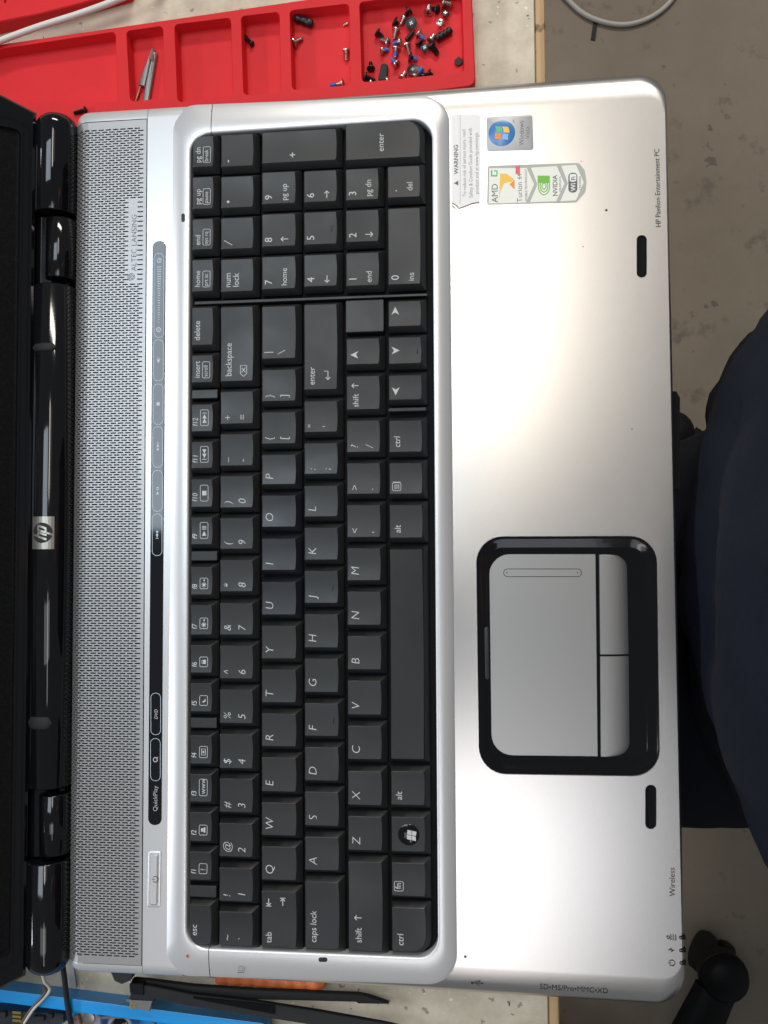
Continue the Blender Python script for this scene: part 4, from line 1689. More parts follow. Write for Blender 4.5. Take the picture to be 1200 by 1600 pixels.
# rubber bumpers on the barrel
for py0, py1, xa, xc, m_ in ((536, 549, 46, 91, 'soft_black'), (1120, 1140, 36, 84, 'soft_black')):
    ya, yc = P(70, py1, 42)[1], P(70, py0, 42)[1]
    xs_ = [XB - 6.4 + 11.5 * i / 14 for i in range(15)]
    g = MB()
    ringl = []
    for x in xs_:
        t = abs(x - (XB - 0.65)) / 5.75
        hw = (yc - ya) / 2 * math.sqrt(max(0.02, 1 - t ** 6))
        c_ = (ya + yc) / 2
        ringl.append([(x, c_ + hw * math.cos(u), 0.75 * max(0, math.sin(u)) - 0.1) for u in [PI * j / 8 for j in range(9)]])
    g.loft(ringl, True, True, closed=False)
    on_barrel(g, RB).build('bumper', m_, laptop, smooth=50)

# ================================================================== red silicone trays
ZTR, ZWF = 9.0, 2.6


def tray(name, outline, wells, rad=4.0, z=ZTR, rw=2.2):
    fn = rr(outline, rad, 5)
    mb = MB()
    mb.loft([[(x, y, q) for x, y in fn(d)] for d, q in ((0.3, 0.0), (0, 0.4), (0, z - 0.5), (0.5, z))], True, False)
    ws = [rr(w, rw, 5) for w in wells]
    plate(mb, fn(0.5), [w(0) for w in ws], z)
    for w in ws:
        mb.loft([[(x, y, q) for x, y in w(d)] for d, q in ((0, z), (0.25, z - 0.4), (0.35, ZWF + 0.8), (0.9, ZWF))], False, True)
    return mb


def wq(pts, z=ZTR):
    return [P(a, c, z) for a, c in pts]


ybk = LY + 1.2
t1 = wq([(-130, 88), (736, -39), (743.5, 134)]) + [(P(330, 165, ZTR)[0], ybk + 2), (P(-130, 165, ZTR)[0], ybk + 1)]
tw = [wq([(-105, 92), (181, 49), (184, 160), (-100, 165)]),
      wq([(197, 48), (255, 40), (258, 153), (203, 159)]),
      wq([(272, 38), (361, 27), (365, 152), (277, 160)]),
      wq([(376, 25), (437, 18), (440, 144), (380, 149)]),
      wq([(452, 16), (546, 5), (548, 133), (456, 141)]),
      wq([(561, 3), (722, -17), (726, 113), (565, 129)])]
tray_o = tray('parts_tray', t1, tw).build('parts_tray', 'red_silicone', smooth=35)
tag(tray_o, 'long red silicone tray with wells holding loose screws beside the laptop', 'tray')
t2 = wq([(-140, 66), (0, 33.5), (60, 22), (130, 4), (200, -16), (180, -95), (-140, -60)])
tw2 = [wq([(-30 + k * 18, 14 - k * 4.4), (-26 + k * 18, 13 - k * 4.4), (-26 + k * 18, -30), (-30 + k * 18, -30)]) for k in range(7)]
o = tray('ribbed_tray', t2, tw2, rad=2.0, rw=0.4).build('ribbed_tray', 'red_silicone', smooth=35)
tag(o, 'red silicone tray with narrow slots, cut off by the upper left corner of the photo', 'tray')

# ------------------------------------------------------------------ screws and small hardware


def frame_of(a, c):
    t = (Vector(c) - Vector(a)).normalized()
    up = Vector((0, 0, 1))
    if abs(t.z) > 0.95:
        up = Vector((0, 1, 0))
    s_ = t.cross(up).normalized()
    return t, s_, s_.cross(t).normalized()


def lathe(mb, a, c, prof, n=12):
    """turn a profile [(distance from a towards c, radius)] round the axis a -> c."""
    A = Vector(a)
    t, s_, u = frame_of(a, c)
    rings = [[A + t * d + (s_ * math.cos(2 * PI * k / n) + u * math.sin(2 * PI * k / n)) * r for k in range(n)] for d, r in prof]
    for r in rings:
        r.reverse()
    return mb.loft(rings)


def screw(head, tip, label, steel=True, patch=None, rh=1.75, rs=0.8, group='loose screws in the red tray', zf=ZWF, zlift=0.0, flat=False):
    rh, rs = rh * 1.15, rs * 1.2
    """head and tip are photo spots; the screw lies on the tray floor."""
    zh, zt = zf + rh * 0.92 + zlift, zf + rs + zlift
    A = Vector(P3(head[0], head[1], zh))
    C = Vector(P3(tip[0], tip[1], zt))
    ln = max((C - A).length, 2.2)
    th = thing('screw', label, 'screw', (A.x, A.y, zf), group)
    m_ = 'screw_steel' if steel else 'screw_black'
    hd = lathe(MB(), A, C, [(-0.35, 0.55 * rh), (-0.25, 0.8 * rh), (0.0, rh), (0.45, rh), (0.6, 0.92 * rh)] if not flat else [(-0.1, rh * .94), (0, rh), (0.35, rh), (0.45, rh * .9)], 14).build('head', m_, th)
    t, s_, u = frame_of(A, C)
    g = MB()                                          # driver cross
    for a, q in ((s_, u), (u, s_)):
        w, l_ = 0.2 * rh * 0.7, 0.55 * rh
        o_ = A - t * 0.37 if not flat else A - t * 0.13
        g.add([o_ - a * l_ - q * w, o_ + a * l_ - q * w, o_ + a * l_ + q * w, o_ - a * l_ + q * w], [(0, 1, 2, 3)])
    g.build('driver_cross', 'ink_dark', hd)
    prof = [(0.5, rs * 1.05)]
    d = 0.9
    while d < ln - 0.5:
        prof += [(d, rs), (d + 0.18, rs * 0.8)]
        d += 0.36
    prof += [(ln, rs * 0.7)]
    sh = lathe(MB(), A, C, prof, 10).build('shaft', m_, th, smooth=60)
    if patch:
        lathe(MB(), A + t * (ln * patch[0]), A + t * (ln * patch[1]), [(0, rs * 0.98), (0.1, rs * 1.04), (ln * (patch[1] - patch[0]), rs * 0.98)], 10).build('thread_lock', 'thread_blue', sh)
    return th


def flat_head(c, rpx, label, steel=False, tilt=(0.3, 0.6), h=2.6):
    """a screw seen on its wide head, shaft pointing down into the pile."""
    r = rpx * 0.292
    A = Vector(P3(c[0], c[1], ZWF + h))
    th = thing('screw', label, 'screw', (A.x, A.y, ZWF), 'loose screws in the red tray')
    C = A + Vector((tilt[0], tilt[1], -2.0))
    m_ = 'screw_steel' if steel else 'screw_black'
    hd = lathe(MB(), A, C, [(-0.25, r * 0.4), (-0.15, r * 0.8), (0.05, r), (0.4, r * 0.98), (0.5, r * .8)], 18).build('head', m_, th)
    t, s_, u = frame_of(A, C)
    g = MB()
    for a, q in ((s_, u), (u, s_)):
        o_ = A - t * 0.27
        g.add([o_ - a * 0.9 - q * .22, o_ + a * 0.9 - q * .22, o_ + a * .9 + q * .22, o_ - a * .9 + q * .22], [(0, 1, 2, 3)])
    g.build('driver_cross', 'steel_dull' if not steel else 'ink_dark', hd)
    lathe(MB(), A + t * 0.5, C, [(0, .8), (1.4, .75), (1.7, .5)], 8).build('shaft', m_, th)
    return th


S = screw
S((639.5, 15), (633, 25), 'black screw at the top of the pile, above the uppermost wide black head', False)
S((632, 27), (626, 38), 'silver screw touching the left rim of the uppermost wide black head', True, rs=.9)
flat_head((642.5, 36), 9.6, 'wide flat black screw head, uppermost of the two widest in the pile')
S((616, 33), (623, 38), 'stubby black screw just left of the uppermost wide black head', False, rh=1.9)
S((619.5, 45), (615.5, 61), 'long silver screw pointing down below the stubby black screw', True)
S((589, 50), (599, 58), 'small black screw lying alone at the left of the pile', False)
S((607, 66), (594, 61.5), 'silver screw with its head right, below the small lone black screw', True)
S((626, 64), (614.5, 69), 'silver screw with blue thread pointing left, in the middle of the pile', True, (.45, 1.0))
S((595.5, 79.5), (607, 77.5), 'short silver screw with blue thread pointing right, leftmost blue one', True, (.4, .95), rh=1.6)
S((619, 74.5), (617.5, 90), 'silver screw with dark blue thread pointing straight down', True, (.45, .9))
S((620.5, 101), (612.5, 92.5), 'silver screw with blue thread, head at lower right, lowest in the pile centre', True, (.45, 1.0))
S((636, 69), (640, 85), 'silver screw pointing down from the end of the black standoff', True)
S((640, 89), (651.5, 93), 'black screw with bluish thread above the lower wide black head', False, (.5, 1.0), rh=2.0)
S((653.5, 51.5), (664, 62), 'silver screw with blue thread slanting down right of the black standoff', True, (.4, .85))
flat_head((663.5, 74), 6.8, 'round black screw head in the knot of screws right of the black standoff')
S((672.5, 64), (679, 54), 'silver screw touching the left end of the ridged black plug', True, rs=.9)
S((674, 71), (684, 85), 'black screw pointing down right, below the ridged black plug', False, rs=1.1)
S((655, 66), (659, 76), 'black screw standing half hidden behind the round black screw head', False, rh=1.9)
S((669, 20), (671, 8), 'silver screw pointing up, leftmost in the upper right cluster', True, rh=2.0)
S((684, 15), (675, 13), 'black screw between two silver ones in the upper right cluster', False, rh=1.8)
flat_head((696, 20), 6.6, 'black screw head with a pale rim at the upper right of the well', False, (-.2, -.4))
flat_head((687.5, 34.5), 5.8, 'small silver screw standing on its tip with a dark socket', True, (.1, .2))
S((692, 3), (706, 8), 'thick silver screw half out of the picture at the well top', True, rh=2.4, rs=1.5)
S((579.5, 108), (579, 97), 'black screw pointing up at the lower left corner of the well', False, rh=1.8)
S((569.5, 120), (586, 127), 'black screw lying in the lower left corner of the well', False, rh=2.0, rs=1.0)
S((606, 124), (597, 130), 'silver screw at the foot of the black rubber block', True, rh=1.5)
S((578, 129), (586, 131), 'short silver screw against the lower wall, left of the rubber block', True, rh=1.3)
flat_head((645, 108.5), 10, 'wide flat black screw head, lowest of the two widest in the pile', False, (.2, -.3))
S((627.5, 122.5), (634, 111.5), 'silver screw leaning on the left of the lower wide black head', True)
S((647, 121), (659, 108), 'silver screw with a bright blue end at the lower wide black head', True, (.5, 1.05), rs=1.15)
S((660, 121), (666, 115), 'dark screw right of the bright blue threaded one', False, rh=1.5)
S((669, 113), (676, 118), 'black screw at the lower right end of the pile', False, rh=1.6)
S((672, 121.5), (667, 124), 'tiny silver screw under the black screws at the lower wall', True, rh=1.1, rs=.6)
# hardware that is not a screw
A, C = P3(646, 49, ZWF + 1.1), P3(632.5, 66, ZWF + 1.1)
o = lathe(MB(), A, C, [(0, .8), (.1, 1.05), (1.0, 1.05), (1.1, .9), (1.4, .9), (1.5, 1.05), (5.4, 1.05), (5.5, .8)], 12).build('standoff', 'screw_black')
tag(o, 'slim black standoff lying diagonally under the uppermost wide screw head', 'standoff')


def plug(a, c, r, n, name, label, cat, m_='screw_black'):
    A, C = Vector(P3(*a, ZWF + r)), Vector(P3(*c, ZWF + r))
    ln = (C - A).length
    pr = [(0, r * .55), (.15, r * .8)]
    for k in range(n):
        d = 0.2 + (ln - .4) * k / n
        w = (ln - .4) / n
        pr += [(d, r * .82), (d + w * .25, r), (d + w * .7, r), (d + w * .95, r * .82)]
    pr += [(ln - .1, r * .8), (ln, r * .5)]
    th = thing(name, label, cat, (A.x, A.y, ZWF))
    lathe(MB(), A, C, pr, 14).build('body', m_, th, smooth=40)
    t, s_, u = frame_of(A, C)
    lathe(MB(), A - t * .05, C, [(0, r * .4), (.1, r * .42)], 12).build('bore', 'ink_dark', th)
    return th


plug((681, 61), (705.5, 46), 1.75, 4, 'ridged_plug', 'ridged black plug slanting at the right of the screw pile', 'plug')
plug((461, 28), (488, 37), 1.9, 3, 'spring_plug', 'black ridged plug lying alone at the top of the fifth well', 'plug')
q = pxquad([(596, 98), (606, 100), (604, 126), (590, 125)], ZWF + 3)
th = thing('rubber_block', 'black rubber block standing in the lower left of the screw well', 'rubber block', (*P(598, 112, ZWF), ZWF))
MB().slab(rr(q, 1.0), [(0.3, ZWF), (0, ZWF + .4), (0, ZWF + 2.6), (.4, ZWF + 3)]).build('body', 'soft_black', th)
MB().poly(rr(pxquad([(597, 104), (599, 104), (597, 116), (595, 116)], ZWF + 3), .3)(0), ZWF + 3.03).build('slit', 'ink_dark', th)
x, y = P(716.5, 98, ZWF)
th = thing('rubber_button', 'round black rubber button lying alone at the right of the screw well', 'rubber button', (x, y, ZWF))
MB().loft([[(a, c, z) for a, c in circle(x, y, r, 18)] for r, z in ((1.8, ZWF), (1.95, ZWF + .3), (1.95, ZWF + .9), (1.7, ZWF + 1.1))]).build('disc', 'soft_black', th)
MB().box(x - .4, x + .4, y + 1.8, y + 2.5, ZWF, ZWF + .8).build('tab', 'soft_black', th)
# other wells
S((457.5, 67), (473, 59), 'silver screw with a wide crossed head in the fifth well, left wall', True, rh=2.2)
S((541, 78), (541.5, 94), 'silver screw pointing down at the right wall of the fifth well', True, rh=1.7)
S((536, 130), (516, 134), 'silver screw with blue thread in the bottom of the fifth well', True, (.5, 1.0), rh=1.9)
S((543, 36.5), (540, 38), 'tiny silver grub lying at the right wall of the fifth well', True, rh=.7, rs=.5)
S((394, 69), (379, 54), 'slim black screw lying alone in the fourth well', False, rh=1.3, rs=.85)
S((134, 171), (115, 177), 'black screw on the tray rim between lid corner and speaker grille', False, rh=1.3, rs=.75, zf=ZTR, group='screw on the tray rim')
x, y = P(107, 67, ZWF)
mb = MB()
ring = []
for k in range(5):
    t = -1 + 2 * k / 4
    r = 0.85 * math.sqrt(max(.05, 1 - t * t)) * (1 + .25 * random.random())
    ring.append([(x + t * 2.0, y + t * .8 + r * math.cos(a), ZWF + .7 + .7 * r * math.sin(a)) for a in [2 * PI * j / 7 for j in range(7)]])
mat('crumb_tan', (0.55, 0.30, 0.09), 0.7)
tag(mb.loft(ring).build('crumb', 'crumb_tan'), 'small tan crumb at the upper wall of the first tray well', 'crumb')

# small pointed driver bits lying in the second well
th = thing('probe_tool', 'small grey metal probe with a silver needle point in the second well', 'probe', (*P(228, 115, ZWF), ZWF))
q = pxquad([(238.5, 80), (245, 82), (232, 160), (221.5, 158.5)], ZWF + 2)
MB().slab(rr(q, .4), [(0, ZWF), (0, ZWF + 1.9), (.5, ZWF + 2.3)]).build('handle', 'steel_dull', th)
q = pxquad([(237.5, 74), (239.5, 76), (226, 135), (215.5, 132.5)], ZWF + 2.4)
MB().slab(rr(q, .3), [(0, ZWF), (0, ZWF + 2.3), (.35, ZWF + 2.6)]).build('blade', 'steel_dull', th)
A, C = P3(236, 95, ZWF + 3), P3(241.3, 67, ZWF + 1.5)
lathe(MB(), A, C, [(0, .3), (.2, 1.0), (2.5, .95), (8.2, .15)], 10).build('needle', 'chrome', th)
A, C = P3(219.5, 135, ZWF + 1.5), P3(211, 161, ZWF + 0.9)
mat('copper', (0.70, 0.42, 0.30), 0.3, 1.0)
lathe(MB(), A, C, [(0, .35), (2.5, .5), (4.5, .65), (7.4, .4)], 8).build('pin', 'copper', th)

# ------------------------------------------------------------------ cables
pts = [P3(-60, 88, ZTR + 2), P3(-20, 73, ZTR + 1.9), P3(0, 64, ZTR + 2), P3(60, 42, ZTR + 2.2), P3(120, 23, ZTR + 2.2), P3(175, 3, ZTR + 2), P3(225, -20, ZTR + 2), P3(260, -45, 4)]
tag(MB().tube(spline(pts, 8), 1.55, 12).build('cable', 'white_cable', smooth=80), 'white cable lying across the red trays in the upper left', 'cable')
zc_ = FLOOR_Z + 4
pts = [P3(840, -55, zc_), P3(886, -2, zc_), P3(915, 23, zc_), P3(950, 36, zc_), P3(985, 37.5, zc_), P3(1022, 24, zc_), P3(1052, -3, zc_), P3(1080, -50, zc_)]
tag(MB().tube(spline(pts, 10), 3.2, 12).build('cable', 'grey_cable', smooth=80), 'pale grey cable hanging in a loop over the concrete floor', 'cable')
MBt = MB().prism(pxquad([(927, 33), (934, 34), (930, 63), (923, 62)], FLOOR_Z + 1), FLOOR_Z, FLOOR_Z + 1.5).build('tape_strip', 'soft_black')
tag(MBt, 'short dark strip lying on the floor below the grey cable loop', 'strip')

# ------------------------------------------------------------------ lower left: blue tray with parts
mat('board_dark', (0.012, 0.016, 0.018), 0.4, noise=(220, (0.03, 0.035, 0.045), 0.35, 0.6))
mat('lilac_metal', (0.32, 0.31, 0.36), 0.38, 0.5)
mat('brown_foil', (0.22, 0.14, 0.12), 0.4, 0.3)
mat('foil', (0.75, 0.75, 0.74), 0.25, 0.9)
mat('orange_grip', (0.80, 0.19, 0.05), 0.5)
ZBT = 13.0
rim_o = [P(-160, 1526, ZBT), P(420, 1600.5, ZBT), P(430, 1760, ZBT), P(-160, 1760, ZBT)]
rim_f = rr(rim_o, 4, 5)
bt = MB()
bt.loft([[(x, y, z) for x, y in rim_f(d)] for d, z in ((2.5, 0), (0.3, ZBT - 1), (0, ZBT - .2), (.4, ZBT), (5.4, ZBT), (5.8, ZBT - .4), (6.4, 2.0))], True, True)
tag(bt.build('blue_tray', 'blue_plastic', smooth=30), 'bright blue plastic tray at the lower left below the laptop', 'tray')
th = thing('circuit_board', 'dark circuit board with gold contacts lying in the blue tray', 'circuit board', (*P(25, 1592, 4), 2))
MB().slab(rr(pxquad([(-60, 1574), (100, 1584), (96, 1660), (-60, 1660)], 8), 1), [(0, 2), (0, 7.6), (.3, 8)]).build('board', 'board_dark', th)
for k in range(3):
    MB().slab(rr(pxquad([(19.5, 1580 + k * 6.2), (33, 1581 + k * 6.2), (33, 1584.6 + k * 6.2), (19.5, 1583.6 + k * 6.2)], 8.4), .2, 2), [(0, 8.05), (0, 8.5)]).build('contact', 'gold', th)
for a, c, w, h in ((2, 1586, 14, 10), (60, 1592, 18, 8), (78, 1588, 8, 8)):
    MB().slab(rr(pxquad([(a - w / 2, c - h / 2), (a + w / 2, c - h / 2), (a + w / 2, c + h / 2), (a - w / 2, c + h / 2)], 9.5), .3, 2), [(0, 8.05), (0, 9.3), (.2, 9.6)]).build('chip', 'soft_black', th)
th = thing('metal_bracket', 'grey lilac metal bracket with a round boss in the blue tray', 'bracket', (*P(140, 1592, 4), 2))
q = pxquad([(119, 1578), (152, 1583), (158, 1592), (156, 1640), (126, 1640), (120, 1590)], 9)
MB().slab(rr(q, 1.2), [(0, 2), (0, 8.4), (.5, 9)]).build('plate', 'lilac_metal', th)
x, y = P(138, 1592, 10)
MB().loft([[(a, c, z) for a, c in circle(x, y, r, 16)] for r, z in ((3.0, 8.8), (2.9, 9.9), (2.2, 10.1))]).build('boss', 'steel_dull', th)
th = thing('camera_lens', 'pale round lens ring half cut off by the lower edge of the photo', 'lens', (*P(187, 1606, 4), 2))
x, y = P(187, 1606, 10)
MB().loft([[(a, c, z) for a, c in circle(x, y, r, 24)] for r, z in ((6.5, 2), (6.5, 9), (6.0, 9.8), (4.6, 9.8), (4.4, 8))]).build('ring', 'lilac_metal', th)
MB().loft([[(a, c, z) for a, c in circle(x, y, r, 20)] for r, z in ((4.2, 8), (3.6, 9), (2, 9.5))]).build('glass', 'gloss_black', th)
x, y = P(240, 1598, 7)
th = thing('bent_spring', 'thin steel strip beside the lens ring in the blue tray', 'metal strip', (x, y, 2))
MB().tube(spline([P3(160, 1590, 9.5), P3(200, 1589.5, 9.5), P3(238, 1596, 9), P3(246, 1610, 8)], 6), .7, 8).build('strip', 'steel_dull', th)
q = pxquad([(112, 1590), (122, 1586), (127, 1603), (116, 1608)], 11)
th = thing('foil_tab', 'brown and white folded foil tab below the black cable', 'foil', (*P(118, 1597, 8), 8))
MB().slab(rr(q, .5), [(0, 8.1), (0, 10.8), (.3, 11.2)]).build('tab', 'brown_foil', th)
MB().prism(pxquad([(92, 1604), (107, 1593), (112, 1600), (104, 1614)], 11.5), 8.1, 11.5).build('shiny_tab', 'foil', th)

pts = [P3(96, 1494, 24), P3(98.5, 1512, 22), P3(101, 1530, 18), P3(103.5, 1555, 15.2), P3(107, 1580, 14.6), P3(111, 1600, 13)]
tag(MB().tube(spline(pts, 6), 1.25, 10).build('cable', 'soft_black', smooth=80), 'black cable running from the hinge down into the blue tray', 'cable')
pts = [P3(66, 1520, 24), P3(70, 1534, 20), P3(78, 1546, 16.5), P3(66, 1562, 15), P3(52, 1577, 15), P3(38, 1598, 13)]
tag(MB().tube(spline(pts, 6), .75, 8).build('antenna_wire', 'white_cable', smooth=80), 'thin white wire bent over the blue tray rim below the lid', 'wire')
pts = [P3(67.5, 1540, 17), P3(71, 1550, 16.2), P3(58, 1566, 15.2), P3(46, 1580, 14.8), P3(34, 1598, 13)]
tag(MB().tube(spline(pts, 6), .7, 8).build('antenna_wire', 'brown_leather', smooth=80), 'thin dark brown wire running beside the bent white wire', 'wire')
q = pxquad([(103, 1502), (110, 1500), (116.5, 1547), (107, 1546)], 3)
tag(MB().slab(rr(q, .4), [(0, .1), (0, .8), (.2, 1)]).build('tape_strip', 'sticker_grey'), 'pale grey tape strip on the bench right of the black cable', 'tape')

# drive connector
th = thing('drive_connector', 'small metal socket with gold pins on the blue tray rim', 'connector', (*P(219, 1565, 14), ZBT))
MB().slab(rr(pxquad([(199, 1560), (238, 1565), (234, 1581), (203, 1575)], 17), .4), [(0, ZBT + .1), (0, ZBT + 3.6), (.3, ZBT + 4)]).build('shell', 'steel_dull', th)
MB().slab(rr(pxquad([(205, 1548), (245, 1555), (240, 1566), (202, 1560.5)], 18), .5), [(0, ZBT + .2), (0, ZBT + 4.8), (.3, ZBT + 5.2)]).build('housing', 'soft_black', th)
MB().box(*sorted((P(198, 1561, 18)[0], P(238, 1561, 18)[0])), P(218, 1563.5, 18)[1] - .35, P(218, 1563.5, 18)[1] + .35, ZBT + 5.2, ZBT + 5.5).build('lip', 'chrome', th)
for px in (205, 210.5):
    x, y = P(px, 1572, 17)
    MB().slab(rr([(x - .5, y - 1.1), (x + .5, y - 1.1), (x + .5, y + 1.1), (x - .5, y + 1.1)], .2, 2), [(0, ZBT + 4), (0, ZBT + 4.4)]).build('pin', 'gold', th)

# black tweezers
tz = thing('tweezers', 'black tweezers with two pointed arms lying along the laptop\'s lower side', 'tweezers', (*P(205, 1548, 10), 0))


def blade(edge_a, edge_b, zz, thick, name, m_):
    """flat bar between two measured edges, height changing along it."""
    lo, hi = [], []
    n = len(edge_a)
    rings = []
    for i in range(n):
        a = P(edge_a[i][0], edge_a[i][1], zz[i])
        c = P(edge_b[i][0], edge_b[i][1], zz[i])
        z = zz[i]
        bev = 0.35
        dx, dy = c[0] - a[0], c[1] - a[1]
        l_ = max(math.hypot(dx, dy), .01)
        e = min(bev, l_ * .3) / l_
        rings.append([(a[0], a[1], z - thick), (c[0], c[1], z - thick), (c[0], c[1], z - bev), (c[0] - dx * e, c[1] - dy * e, z), (a[0] + dx * e, a[1] + dy * e, z), (a[0], a[1], z - bev)])
    return MB().loft(rings).build(name, m_, tz, smooth=30)


blade([(206, 1531), (230, 1532), (300, 1541), (400, 1547.5), (560, 1554), (575, 1557), (606, 1567.5)],
      [(207, 1552), (235, 1556), (300, 1560), (400, 1562), (556, 1566), (560, 1568.5), (607, 1569)],
      [18, 18, 17.2, 14.5, 9, 8.5, 7.5], 2.6, 'arm', 'soft_black')
blade([(206, 1538), (236, 1541), (300, 1554), (400, 1565.5), (500, 1581), (600, 1599), (640, 1608)],
      [(207, 1556), (245, 1562), (300, 1573), (400, 1588), (500, 1604), (600, 1612), (641, 1610)],
      [20.4, 20.4, 19.8, 18.2, 17, 15.6, 15], 2.2, 'arm', 'soft_black')
MB().slab(rr(pxquad([(203, 1534), (226, 1536), (226, 1555), (204, 1551)], 20), 1), [(0, 15.2), (0, 20.6), (.4, 21)]).build('joint', 'chair_black', tz)
blade([(302, 1557), (400, 1567), (430, 1571)], [(302, 1561), (400, 1580), (430, 1586)], [20.1, 18.5, 18.1], .3, 'grip_recess', 'well_black')

# orange handled tool under the laptop's side
yo = P(420, 1543.5, 5)[1] + 4.6
A, C = (P(338, 1540, 5)[0], yo, 4.7), (P(508, 1540, 5)[0], yo - 1.0, 4.7)
ln = (Vector(C) - Vector(A)).length
pr = [(0, 2.2)]
k = 0
while k * 6.2 + 6 < ln:
    pr += [(k * 6.2 + .5, 3.7), (k * 6.2 + 2.4, 4.6), (k * 6.2 + 4.2, 4.6), (k * 6.2 + 6.0, 3.7)]
    k += 1
pr += [(ln, 2.2)]
th = thing('screwdriver', 'orange ridged tool handle peeping out under the laptop\'s lower side', 'screwdriver', ((A[0] + C[0]) / 2, yo, 0))
lathe(MB(), A, C, pr, 16).build('handle', 'orange_grip', th, smooth=50)
lathe(MB(), Vector(A) - Vector((36, -1, 0)), A, [(0, .8), (1, 1.3), (36, 1.3)], 10).build('shank', 'steel_dull', th)

# ------------------------------------------------------------------ office chairs
def chair(name, label, cx, cy, rot, arm_len=300, group=None):
    th = thing(name, label, 'chair', (cx, cy, FLOOR_Z), group)
    F = FLOOR_Z
    for k in range(5):
        a = rot + k * 2 * PI / 5
        d = Vector((math.cos(a), math.sin(a), 0))
        s_ = Vector((-d.y, d.x, 0))
        rings = []
        for t, w, z0, z1 in ((0.10, 30, 60, 110), (0.35, 31, 62, 104), (0.7, 28, 60, 92), (0.86, 25, 58, 86), (0.885, 25, 58, 85.5)):
            c = Vector((cx, cy, F)) + d * (arm_len * t)
            rings.append([c + s_ * (w * math.cos(u)) + Vector((0, 0, (z0 + z1) / 2 + (z1 - z0) / 2 * math.sin(u))) for u in [2 * PI * j / 14 for j in range(14)]])
        for r in rings:
            r.reverse()
        arm = MB().loft(rings).build('base_arm', 'chair_black', th, smooth=50)
        rings = []
        c = Vector((cx, cy, F)) + d * (arm_len * 0.955)
        for r, z in ((20, 50), (26, 54), (28, 66), (28.5, 76), (27.5, 76.4), (26.5, 84), (21, 89), (10, 91.5)):
            rings.append([(c.x + r * math.cos(u), c.y + r * math.sin(u), F + z) for u in [2 * PI * j / 20 for j in range(20)]])
        MB().loft(rings).build('end_cap', 'chair_black', arm, smooth=40)
        for q in (-1, 1):
            o_ = c + s_ * (q * 12) + Vector((0, 0, 25))
            lathe(MB(), o_ - s_ * 9, o_ + s_ * 9, [(0, 16), (2, 23), (9, 25), (16, 23), (18, 16)], 16).build('caster_wheel', 'soft_black', th)
    lathe(MB(), (cx, cy, F + 60), (cx, cy, F + 430), [(0, 40), (50, 42), (60, 26), (200, 25), (205, 14), (368, 14)], 18).build('column', 'chair_black', th)
    seat = rr([(cx - 215, cy - 215), (cx + 215, cy - 215), (cx + 215, cy + 215), (cx - 215, cy + 215)], 90, 8)
    MB().slab(seat, [(25, F + 425), (4, F + 435), (0, F + 455), (8, F + 472), (40, F + 478)]).build('seat', 'soft_black', th, smooth=50)
    MB().slab(rr([(cx + 190, cy - 190), (cx + 235, cy - 190), (cx + 235, cy + 190), (cx + 190, cy + 190)], 20), [(0, F + 560), (0, F + 900), (10, F + 940)]).build('backrest', 'soft_black', th, smooth=50)
    MB().box(cx + 205, cx + 222, cy - 25, cy + 25, F + 440, F + 600).build('back_bar', 'chair_black', th)
    return th


TIPX, TIPY = P(1143, 1517, FLOOR_Z + 85)
EX, EY = P(1050, 1700, FLOOR_Z + 85)
ang = math.atan2(EY - TIPY, EX - TIPX)
cx, cy = TIPX + math.cos(ang) * 300, TIPY + math.sin(ang) * 300
chair('office_chair', 'black five-armed chair base at the lower right, one rounded foot in view', cx, cy, ang + PI)
chair('office_chair', 'black chair carrying the person in navy at the right edge', 520, -40, PI + PI / 5)

# ------------------------------------------------------------------ the person at the bench
cloud = bpy.data.textures.new('folds', 'CLOUDS')
cloud.noise_scale = 0.055
cloud.noise_depth = 2


def ering(c, a, bb, z, n=28, e=2.3, lean=0.0):
    out = []
    for k in range(n):
        t = 2 * PI * k / n
        ct, st = math.cos(t), math.sin(t)
        x = abs(ct) ** (2 / e) * (1 if ct > 0 else -1) * a
        out.append((c[0] + x, c[1] + abs(st) ** (2 / e) * (1 if st > 0 else -1) * bb, z + lean * x))
    return out


def soften(o, voxel, folds=0.0, it=6):
    m = o.modifiers.new('remesh', 'REMESH')
    m.mode = 'VOXEL'
    m.voxel_size = voxel
    m.use_smooth_shade = True
    m = o.modifiers.new('smooth', 'SMOOTH')
    m.iterations = it
    m.factor = 0.5
    if folds:
        m = o.modifiers.new('folds', 'DISPLACE')
        m.texture = cloud
        m.texture_coords = 'LOCAL'
        m.strength = folds
        m.mid_level = 0.5
    return o


PCY = -29
TORSO = [((420, PCY), 105, 150, -235), ((410, PCY), 135, 178, -190), ((370, PCY), 165, 182, -120), ((325, PCY), 160, 164, -50), ((293, PCY + 4), 148, 152, 20),
         ((281, PCY + 6), 138, 148, 80), ((290, PCY + 6), 125, 166, 150), ((318, PCY + 6), 112, 178, 230), ((335, PCY + 6), 92, 188, 290), ((342, PCY + 6), 62, 120, 330), ((342, PCY + 6), 50, 56, 350)]


def limb_points(s_):
    sh = Vector((338, PCY + 6 + s_ * 185, 290))
    el = Vector((410, PCY + 6 + s_ * 258, 60))
    wr = Vector((505, PCY + 6 + s_ * 262, -130))
    hp = Vector((400, 38 if s_ > 0 else -104, -170))
    kn = Vector((-55, -52 if s_ > 0 else -144, -178))
    an = Vector((-70, -40 if s_ > 0 else -156, -640))
    return sh, el, wr, hp, kn, an


